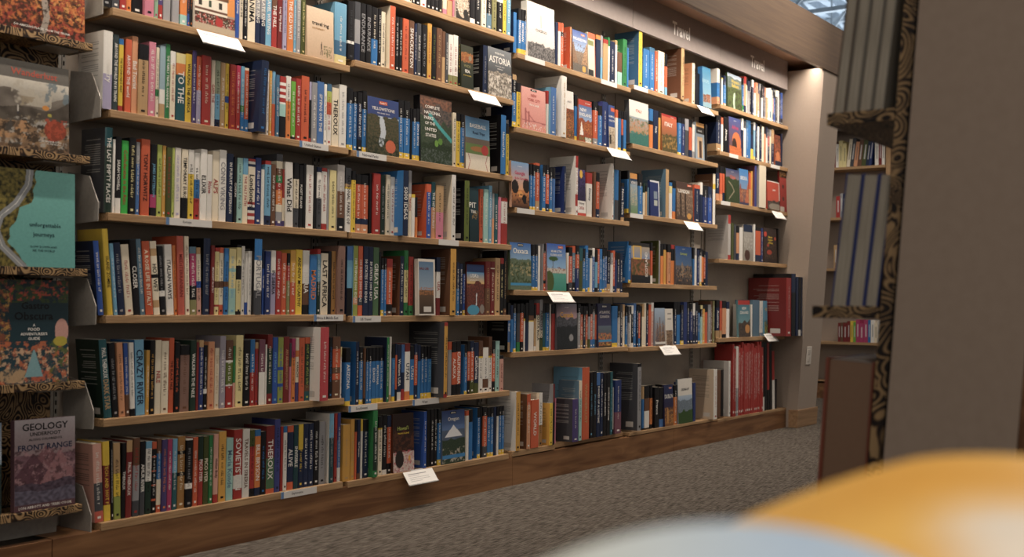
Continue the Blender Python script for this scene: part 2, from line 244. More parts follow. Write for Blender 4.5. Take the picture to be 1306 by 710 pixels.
'georgia': ('face-out guide headed Georgia with an orange sunset and dark trees, fourth shelf up, third bay', [('g','2a1c18','d98a4a',0,.45),('g','dca070','6f9cc8',.4,1),('c',.2,.45,.2,.15,'241c1a'),('c',.85,.5,.2,.16,'241c1a'),('c',.5,.3,.14,.07,'e09a4a'),('n',.1,.3,'3a2218',8,.5),('c',.72,.2,.12,.1,'141214')], [('Georgia',.48,.75,.11,'P2'),('& the Carolinas',.55,.645,.055,'P2'),('lonely planet',.5,.9,.03,'w')]),
'disney': ('purple face-out guide with yellow roundel and white foot reading 2026, fourth shelf up, third bay', [('g','2c2440','4a3c78',.3,1),('n',.4,.95,'1c1a2c',7,.5),('c',.5,.9,.2,.085,'e0b030'),('r',0,.04,1,.32,'e4e0da'),('r',0,0,1,.05,'c8402c')], [('Disney',.5,.26,.07,'k'),('2026',.5,.165,.07,'r')]),
'venice': ('orange-topped blue face-out guide above a pale lagoon view, fourth shelf up, fourth bay', [('g','6a8a5a','8aa0b0',0,.7),('r',0,.72,1,.86,'1f3a5a'),('r',0,.86,1,1,'c88a40'),('n',.2,.65,'b8a890',9,.5)], [('VENICE',.55,.77,.08,'w')]),
'blueface': ('white-framed navy face-out guide with two small pictures, fourth shelf up, fourth bay', [('r',0,0,1,1,'c8ccd4'),('r',.0,0,.88,.95,'1f2f66'),('r',.4,.5,.75,.7,'7a8a9a'),('r',.4,.3,.75,.45,'a8b0a8')], []),
'london': ('brown face-out guide headed LONDON over stone arcades, fourth shelf up, fourth bay', [('g','4a3a30','7a6452'),('r',0,.83,1,1,'4c3830'),('n',.1,.8,'a08468',12,.55),('r',.2,.1,.28,.7,'33261e'),('r',.5,.1,.58,.7,'33261e'),('c',.75,.12,.13,.08,'c8903a')], [('LONDON',.45,.76,.1,'w'),("Fodor's",.8,.93,.035,'w','O')]),
'china': ('face-out guide headed China with the great wall on dark hills, fourth shelf up, right-hand bay', [('g','232a1c','3a4030',0,.7),('g','8a7a80','2c3e6a',.62,1),('h',.7,.08,4,1,'2c3a22','3c4a2c'),('p',.05,'8a8068',((.2,.1),(.6,.35),(.45,.5),(.2,.62)))], [('China',.5,.77,.12,'O'),('lonely planet',.5,.92,.03,'w')]),
'seoul': ('blue face-out guide headed SEOUL over an evening street, fourth shelf up, right-hand bay', [('g','2c3458','8a5a44',0,.5),('g','6a8ab0','2a78b8',.45,1),('t',.95,.65,.4,.05,'a8583a'),('t',.1,.6,.3,.05,'8a4a3a'),('n',.1,.4,'c88a50',10,.6)], [('SEOUL',.5,.75,.11,'w')]),
'japan': ('white-framed red face-out guide headed JAPAN, fourth shelf up, right-hand bay', [('r',0,0,1,1,'dcd8d0'),('r',.0,0,.95,.96,'b8422c'),('h',.3,.06,3,2,'2c2420','5a5048'),('c',.6,.1,.5,.12,'8a8274')], [('JAPAN',.55,.68,.085,'w')]),
'redface': ('large red face-out book with a black and gold top, fourth shelf up, right-hand bay', [('g','8e2420','a82e26'),('r',0,.84,1,1,'2a1c14'),('n',.85,1,'c88a30',9,.5),('c',.5,.62,.16,.05,'4a2018'),('c',.5,.32,.16,.05,'4a2018'),('r',0,0,.6,.12,'b8aea4')], []),
'oaxaca': ('face-out guide headed Oaxaca over green ruins, third shelf up, third bay', [('g','4a5a26','7a7a48',0,.62),('g','8ab0d0','2c66b0',.6,1),('h',.64,.03,5,1,'5a6a58','6a7a5a'),('n',.1,.6,'33441c',7,.48),('n',.3,.6,'b0a070',9,.6),('r',0,.09,1,.14,'2f8fc0')], [('Oaxaca',.5,.83,.13,'w'),('MOON',.5,.955,.04,'w','k')]),
'miami': ('face-out guide with a palm over a turquoise harbour, third shelf up, third bay', [('g','2f8a78','4fa090',0,.35),('g','8ab8dc','2a58b0',.45,1),('r',0,.38,1,.48,'c8c0b4'),('n',.36,.5,'8a4a34',12,.6),('c',.1,.2,.25,.22,'4a5a2a'),('p',.03,'5a4a2c',((.3,.45),(.32,.66))),('c',.34,.68,.24,.05,'3a5a2a')], [('MIAMI & THE',.5,.84,.05,'w'),('FLORIDA KEYS',.5,.76,.05,'w'),("Fodor's",.72,.93,.035,'w','O')]),
'scotland': ('black face-out guide headed SCOTLAND with a yellow frame, third shelf up, fourth bay', [('g','1c1c1e','2c2a28'),('g','a0603a','7a4a30',.2,.62),('g','7a8aa8','a89880',.62,.9),('n',.2,.6,'3a4a24',7,.5),('r',.1,.62,.16,.93,'e0b030'),('r',.5,.62,.56,.93,'e0b030'),('r',.1,.9,.56,.93,'e0b030'),('r',.1,.6,.56,.63,'e0b030'),('r',0,0,1,.1,'1a1a1c')], [('SCOTLAND',.80,.47,.13,'w','up')]),
'germany': ('blue face-out guide headed Germany over a stone town gate, third shelf up, fourth bay', [('g','4a3c34','5a5a60',0,.5),('g','4a6a90','1f4a86',.5,1),('t',.4,.6,.18,.25,'8a7a6a'),('t',.75,.55,.18,.2,'7a6a5a'),('n',.0,.45,'2a2a2c',9,.5),('n',.1,.5,'c09060',12,.65)], [('Germany',.5,.8,.1,'l'),('lonely planet',.5,.93,.03,'w')]),
'malay': ('grey face-out guide with a dark seated figure at its foot, third shelf up, right-hand bay', [('g','8a8478','a09c94',0,.8),('r',0,.8,1,1,'1c2a44'),('c',.35,.16,.3,.15,'4a2c20'),('n',.3,.7,'b8b4ac',6,.55)], []),
'malaysia': ('dark face-out guide with red lanterns and yellow lettering, third shelf up, right-hand bay', [('g','241a1c','3a2c2c'),('c',.12,.82,.12,.07,'c83a24'),('c',.3,.5,.09,.05,'b83424'),('c',.88,.72,.08,.05,'c84a28'),('n',.1,.55,'5a4430',10,.55),('c',.4,.3,.2,.07,'a83a24')], [('Malaysia',.5,.74,.085,'y'),('Singapore',.5,.66,.085,'y'),('& Brunei',.5,.58,.07,'y')]),
'canada': ('grey face-out guide headed Canada over a dark mountain lake, second shelf up, third bay', [('g','3a3e46','6a6e78',0,.42),('g','b08a90','6a6a78',.6,1),('h',.66,.1,4,1,'3c3e46','5a5c64'),('h',.5,.04,5,2,'202428','2c3034'),('n',.1,.42,'2c3034',5,.5),('c',.7,.25,.1,.08,'9a9a9c')], [('Canada',.5,.76,.13,'o3'),('lonely planet',.5,.92,.03,'w')]),
'baja': ('dark blue face-out guide with grey lettering above orange flowers, second shelf up, third bay', [('g','4a3a20','5a6a7a',0,.5),('g','3a3a5a','22263f',.5,1),('n',.05,.32,'c8683a',9,.45),('n',.05,.3,'d9a83c',12,.6),('r',0,.12,1,.17,'2f8fc0')], [('ATLANTIC',.5,.8,.07,'e2'),('CANADA',.5,.7,.07,'e2'),('MOON',.5,.93,.04,'w','k')]),
'spain': ('pale face-out guide with blue and brown spires on its cover, second shelf up, fourth bay', [('g','6a5a4c','9ab0c8'),('r',0,.05,1,.12,'dcd8d0'),('t',.5,.8,.12,.1,'6a5444'),('t',.25,.65,.15,.1,'4c4a5a'),('t',.8,.68,.15,.1,'5a4a40'),('n',.1,.6,'a87a54',11,.55)], []),
'pagesback': ('pale back cover with a small brown picture at its foot, second shelf up, fourth bay', [('r',0,0,1,1,'d4cec4'),('r',.1,0,.95,.4,'5a4434'),('n',.02,.4,'a88a6a',9,.5),('r',.3,.85,.8,.88,'8a8680'),('r',.3,.7,.8,.73,'8a8680')], []),
'newzealand': ('face-out guide headed NEW ZEALAND over teal sky and orange rock, second shelf up, right-hand bay', [('g','8a5a34','5a4a3a',0,.35),('g','6a98a0','2a6a80',.35,1),('r',0,.88,1,1,'b02c24'),('h',.4,.1,3,2,'3a3430','5a4a3c'),('c',.75,.22,.2,.12,'c88a44')], [('NEW',.5,.78,.085,'w'),('ZEALAND',.5,.67,.085,'w')]),
'fiji': ('narrow sky-blue face-out guide with yellow lettering and green foot, second shelf up, right-hand bay', [('g','4a6a34','5a98b8',.2,.5),('n',0,.45,'2f4a22',7,.45),('n',0,.4,'c8b040',10,.6)], [('FIJI',.5,.75,.1,'y')]),
'tour': ('dark blue face-out guide with gold lights at its foot, bottom shelf, fourth bay', [('g','8a5a2c','3a2a3a',0,.45),('g','2f2a4c','24305c',.45,1),('n',.05,.45,'c88a3c',10,.5),('c',.35,.25,.08,.2,'c89048')], [('DUBLIN',.5,.72,.11,'w'),('Frommer',.7,.92,.03,'w','O')]),
'germanyw': ('white-topped face-out guide headed GERMANY over an alpine meadow, bottom shelf, fourth bay', [('r',0,0,1,1,'dcd8cf'),('g','6a8a2c','7a9a3c',0,.22),('g','6a88b0','a8bcd0',.3,.62),('h',.52,.06,5,3,'5a6a7a','7a8a98'),('h',.28,.06,6,4,'2c4a22','3c5a2a')], [('GERMANY',.5,.76,.06,'E')]),
# paisley bay
'autumn': ('large face-out book with an autumn forest path on its cover, topmost in the paisley bay', [('g','3a2418','8a4a24'),('n',0,1,'a8402a',9,.42),('n',.1,1,'c8702c',14,.52),('n',.2,1,'d89a4a',22,.62,.4,1),('n',0,.55,'2a1e16',6,.5,.2,.6),('p',.07,'a09488',((.5,.0),(.55,.2),(.52,.4))),('n',0,1,'1e1512',18,.64)], [('500 AMAZING PLACES FROM THE TRUNK',.5,.05,.028,'w')]),
'wanderlust': ('grey face-out book with red title over a sunlit valley, beneath the autumn forest book', [('g','2a231e','6a655c',0,.62),('g','8c8880','d8d2c4',.55,.8),('g','6e6a64','7a766e',.8,1),('h',.62,.22,1.4,3,'5e564e','7c746a'),('n',.5,.78,'b8b0a0',2,.42,.2,.75),('n',.4,.8,'6a7c86',4,.5,.66,1),('h',.56,.14,1.8,8,'423a32','5c544a'),('n',.3,.6,'9a8c74',3,.55,.3,.7),('c',.66,.5,.05,.028,'d08a34'),('c',.72,.42,.03,.02,'a8a040'),('h',.30,.10,2.2,7,'6a5440','b08a60'),('n',.04,.36,'a8a49c',6,.55),('n',.0,.3,'2a221c',7,.5),('n',.1,.32,'c09060',5,.58,0,.4),('c',.8,.25,.16,.12,'8a3a22'),('n',.12,.38,'b0482a',9,.45,.66,.96),('r',.262,.415,.283,.49,'c8c4bc'),('r',.262,.39,.283,.415,'3a3a44')], [('Wanderlust',.5,.875,.085,'O2'),('A TRAVELER GUIDE',.75,.115,.02,'w'),('TO THE WORLD',.78,.088,.018,'w')]),
'wander_old': ('x', [('g','241c18','54504c',0,.8),('g','c8c4b8','a8a49c',.78,.88),('g','77736c','77736c',.88,1),('h',.8,.1,2,3,'6a625a','8a8478'),('c',.55,.62,.3,.22,'b0a48c'),('h',.6,.12,3,5,'3c3830','54504a'),('n',.35,.85,'7c8a90',5,.55,.6,1),('h',.34,.08,3,7,'8a6a48','5a4a3c'),('n',.05,.36,'9a968c',8,.6),('h',.16,.05,4,9,'2c221c','4a3426'),('c',.8,.2,.15,.13,'9a3a24'),('c',.66,.5,.05,.03,'c88030'),('r',.26,.4,.285,.5,'b8b4ac')], [('Wanderlust',.5,.86,.095,'O2'),('A TRAVELER\'S GUIDE',.72,.12,.02,'w'),('TO THE WORLD',.78,.09,.02,'w')]),
'unforgettable': ('aqua face-out book with a winding road through dark forest, middle of the paisley bay', [('g','5fa8a4','6fb8b0'),('f',((0,.42),(.12,.34),(.25,.20),(.38,.24),(.5,.30),(.6,.34),(.66,.48),(.8,.52),(1,.54)),'22260f','8a7c34'),('p',.085,'8f9498',((.46,1.0),(.44,.84),(.30,.64),(.12,.5),(.07,.36),(.14,.2),(.40,-.02))),('p',.008,'dcdcd8',((.46,1.0),(.44,.84),(.30,.64),(.12,.5),(.07,.36),(.14,.2),(.40,-.02)))], [('unforgettable',.64,.43,.062,'t2'),('journeys',.62,.33,.062,'t2'),('SLOW DOWN AND',.62,.21,.025,'t2'),('SEE THE WORLD',.62,.17,.025,'t2')]),
'gastro': ('dark blue face-out food book ringed by bright fruit and dishes, fourth in the paisley bay', [('g','1f4450','14262c'),('n',.78,1,'3a4a22',6,.45),('n',.8,1,'a8402a',9,.58),('n',.0,1,'8a4a2c',8,.5,0,.16),('n',.0,.9,'b88a3c',10,.6,0,.14),('n',.0,.4,'c86a3c',8,.5),('n',.0,.34,'d8b08a',11,.56),('n',.0,.42,'5a6a2c',9,.6,.7,1),('c',.9,.5,.1,.12,'c8968a'),('c',.88,.4,.1,.05,'b8a82c'),('c',.2,.08,.2,.07,'b89870'),('c',.58,.07,.13,.06,'b85a3c'),('n',.0,.3,'22404a',7,.58),('t',.5,.32,.12,.06,'7aa8b0')], [('Gastro',.52,.75,.075,'k'),('Obscura',.5,.65,.085,'k'),('A',.5,.56,.028,'w'),('FOOD',.5,.52,.032,'w'),("ADVENTURER'S",.5,.475,.03,'w'),('GUIDE',.5,.43,.03,'w')]),
'geology': ('face-out book headed GEOLOGY UNDERFOOT over a purple mountain, lowest in the paisley bay', [('g','8a7478','b0a8ae',.6,1),('g','5a4a5a','6a5260',0,.25),('h',.60,.04,2.2,3,'6a4a54','7a5a66'),('t',.52,.70,.55,.26,'7a5058'),('t',.3,.62,.42,.26,'5e3c48'),('t',.74,.64,.34,.26,'93666c'),('n',.28,.66,'4a3038',7,.56),('n',.28,.66,'a07a80',9,.62),('h',.3,.03,4,6,'3a2c3a','5a4c5c'),('h',.22,.03,4,9,'6a6478','4a4454'),('r',0,0,1,.07,'5c3c44')], [('GEOLOGY',.5,.915,.085,'k'),('UNDERFOOT',.5,.835,.045,'k'),("ALONG COLORADO'S",.5,.775,.03,'k'),('FRONT RANGE',.5,.69,.07,'n'),('LON ABBOTT AND TERRI COOK',.5,.035,.032,'w')]),
'lake': ('sliver of a blue lake cover at the left edge, beside the geology book', [('g','2f7a98','8aa0b0',0,.6),('g','a8b8c8','7a90a8',.6,1),('h',.5,.06,3,2,'1c2a2c','2c3c34'),('r',0,0,1,.02,'3a3a3a')], []),
}
def paint(layers, u, v, asp, big=True):
    c = (.3, .3, .3)
    for L in layers:
        k = L[0]
        if k == 'g':
            v0, v1 = (L[3], L[4]) if len(L) > 3 else (0, 1)
            if len(L) > 3 and not (v0 <= v <= v1) and L is not layers[0]: continue
            c = mix(L[1], L[2], (v-v0)/(v1-v0))
        elif k == 'r':
            if L[1] <= u <= L[3] and L[2] <= v <= L[4]: c = L[5]
        elif k == 'f':   # everything left of a winding edge
            pts = L[1]; ue = pts[-1][1]
            for a, b in zip(pts, pts[1:]):
                if a[0] <= v <= b[0]: ue = a[1]+(b[1]-a[1])*(v-a[0])/(b[0]-a[0]+1e-9); break
            if u < ue+.03*noise.noise((u*9, v*12, 2)): c = mix(L[2], L[3], .5+.9*noise.noise((u*22, v*22*asp, 1))+.5*noise.noise((u*50, v*50*asp, 7)))
        elif k == 'c':
            if ((u-L[1])/L[3])**2+((v-L[2])/L[4])**2 < 1: c = L[5]
        elif k == 't':   # triangle / gable: apex u v, half width, base v
            if L[4] < v < L[2] and abs(u-L[1]) < L[3]*(L[2]-v)/(L[2]-L[4])+.01: c = L[5]
        elif k == 'h':
            hgt = L[1]+L[2]*noise.noise((u*L[3], L[4]*7.3, 0))*1.6
            if v < hgt: c = mix(L[5], L[6], .5+1.2*noise.noise((u*L[3]*4, v*L[3]*5*asp, L[4])))
        elif k == 'n':
            if L[1] <= v <= L[2] and (len(L) < 7 or L[6] <= u+.06*noise.noise((u*5, v*7, 3.1)) <= L[7] if len(L) > 7 else True):
                s_ = L[4]*1.5; q = noise.noise((u*s_, v*s_*asp, L[5]*9+L[4]))*.62+.5+.34*noise.noise((u*s_*2.6, v*s_*2.6*asp, 5))+.22*noise.noise((u*s_*6, v*s_*6*asp, 8))
                if L[5] < 0: c = L[3]
                elif q > L[5]: c = mix(c, L[3], min(.85, (q-L[5])*6))
        elif k == 'p':
            best = 9
            pts = L[3]
            for a, b in zip(pts, pts[1:]):
                dx, dy = b[0]-a[0], (b[1]-a[1])*asp; ex, ey = u-a[0], (v-a[1])*asp
                t = max(0, min(1, (ex*dx+ey*dy)/(dx*dx+dy*dy+1e-9)))
                best = min(best, math.hypot(ex-t*dx, ey-t*dy))
            if best < L[1]/2: c = L[2]
    g_ = 1+.08*noise.noise((u*38, v*38*asp, 2.2)) if big else 1
    return (c[0]*g_, c[1]*g_, c[2]*g_)
def prep_layers(ls):
    out = []
    for L in ls:
        if L[0] == 'P': continue
        out.append(tuple(hx(x) if isinstance(x, str) and len(x) == 6 else x for x in L))
    return out

BAYW = 0.9144
SHELF = {'A1': 1.723, 'A2': 1.751, 'A3': 1.968, 'A4': 1.992, 'A5': 2.042, 'B1': 1.419, 'B2': 1.416, 'B3': 1.637, 'B4': 1.685, 'B5': 1.765, 'C1': 1.113, 'C2': 1.112, 'C3': 1.279, 'C4': 1.325, 'C5': 1.472, 'D1': 0.809, 'D2': 0.803, 'D3': 0.914, 'D4': 0.965, 'D5': 1.128, 'E1': 0.504, 'E2': 0.473, 'E3': 0.639, 'E4': 0.633, 'F1': 0.2, 'F2': 0.196, 'Z2': 2.032, 'E5': 0.659, 'F3': 0.203, 'F4': 0.194, 'F5': 0.183, 'Z1': 2.03}  # Z1 is an out-of-view shelf, added to shadow the row below
BACK = .175
FLOOR = .053
XR = 4.600                      # inner face of the end return
ROWNAME = {'F': 'bottom shelf', 'E': 'second shelf up', 'D': 'third shelf up', 'C': 'fourth shelf up', 'B': 'fifth shelf up', 'A': 'sixth shelf up', 'Z': 'topmost shelf'}
BAYNAME = {1: 'left bay', 2: 'second bay', 3: 'third bay', 4: 'fourth bay', 5: 'right-hand bay'}
ORD = 'zeroth first second third fourth fifth sixth seventh eighth ninth tenth eleventh twelfth thirteenth fourteenth fifteenth sixteenth seventeenth eighteenth nineteenth twentieth'.split()
def nth(n):
    if n <= 20: return ORD[n]
    t = {2: 'twenty', 3: 'thirty', 4: 'forty', 5: 'fifty'}[n//10]
    if n % 10 == 0: return t[:-1]+'ieth'
    return t+'-'+ORD[n % 10]

# ================================================================ the setting
b = MB(); b.box(-8, -14, FLOOR-.1, 40, 30, FLOOR); struct('floor', b, MAT['carpet'])
b = MB(); b.box(-.75, BACK, FLOOR, XR+.25, BACK+.12, 2.6); struct('wall_back', b, MAT['backpanel'])
b = MB()                                                   # vertical joints of the wall panels
for s in (1, 2, 3, 4): b.box(s*BAYW+.112, BACK-.0015, .2, s*BAYW+.1145, BACK+.001, 2.3)
struct('trim_1', b, MAT['slot'])
# sloping end return with its front face (leans out towards the top)
def rl(z): return -.081-(z-.169)*.0785
b = MB()
poly = [(BACK+.1, FLOOR), (rl(FLOOR), FLOOR), (rl(2.41), 2.41), (BACK+.1, 2.41)]
b.prism(poly, 0, XR, XR+.29)
struct('wall_right', b, MAT['paint'])
b = MB(); b.prism([(-.02, FLOOR), (rl(FLOOR)-.012, FLOOR), (rl(.17)-.012, .17), (-.02, .17)], 0, XR-.012, XR+.302)
struct('baseboard_right', b, MAT['plinth'], bevel=.003)
# kick boards under the bays
cuts = [(-.75, -.112), (-.110, 1.86), (1.862, 3.2), (3.202, XR)]
for i, (a, c) in enumerate(cuts):
    b = MB(); top = .178 if a < 1.8 else .174
    b.box(a, .002, FLOOR, c, .03, top)
    if i: b.box(a, .004, top, c, BACK, top+.001)
    struct('baseboard_back', b, MAT['walnut'], bevel=.0015)
# canopy: sloping wooden fascia, soffit, white sign panels
b = MB(); b.prism([(-.268, 2.398), (-.292, 2.70), (-.262, 2.70), (-.240, 2.398)], 0, -.75, 4.895); struct('trim_2', b, MAT['fascia'], bevel=.002)
b = MB(); b.box(-.75, -.242, 2.474, 4.893, BACK+.12, 2.49); b.box(XR+.291, -.25, 2.40, 4.893, BACK+.12, 2.474); b.box(-.75, -.262, 2.66, 4.893, BACK+.12, 2.68)
struct('ceiling_canopy', b, MAT['soffit'])
prepare_strings = ['Travel', 'Europe', 'United States', 'National Parks', 'Africa & Middle East', 'Exploration', 'Southwest', 'West', 'US Travel', 's']
for t in FACE.values(): prepare_strings += [q[0] for q in t[1+1]]

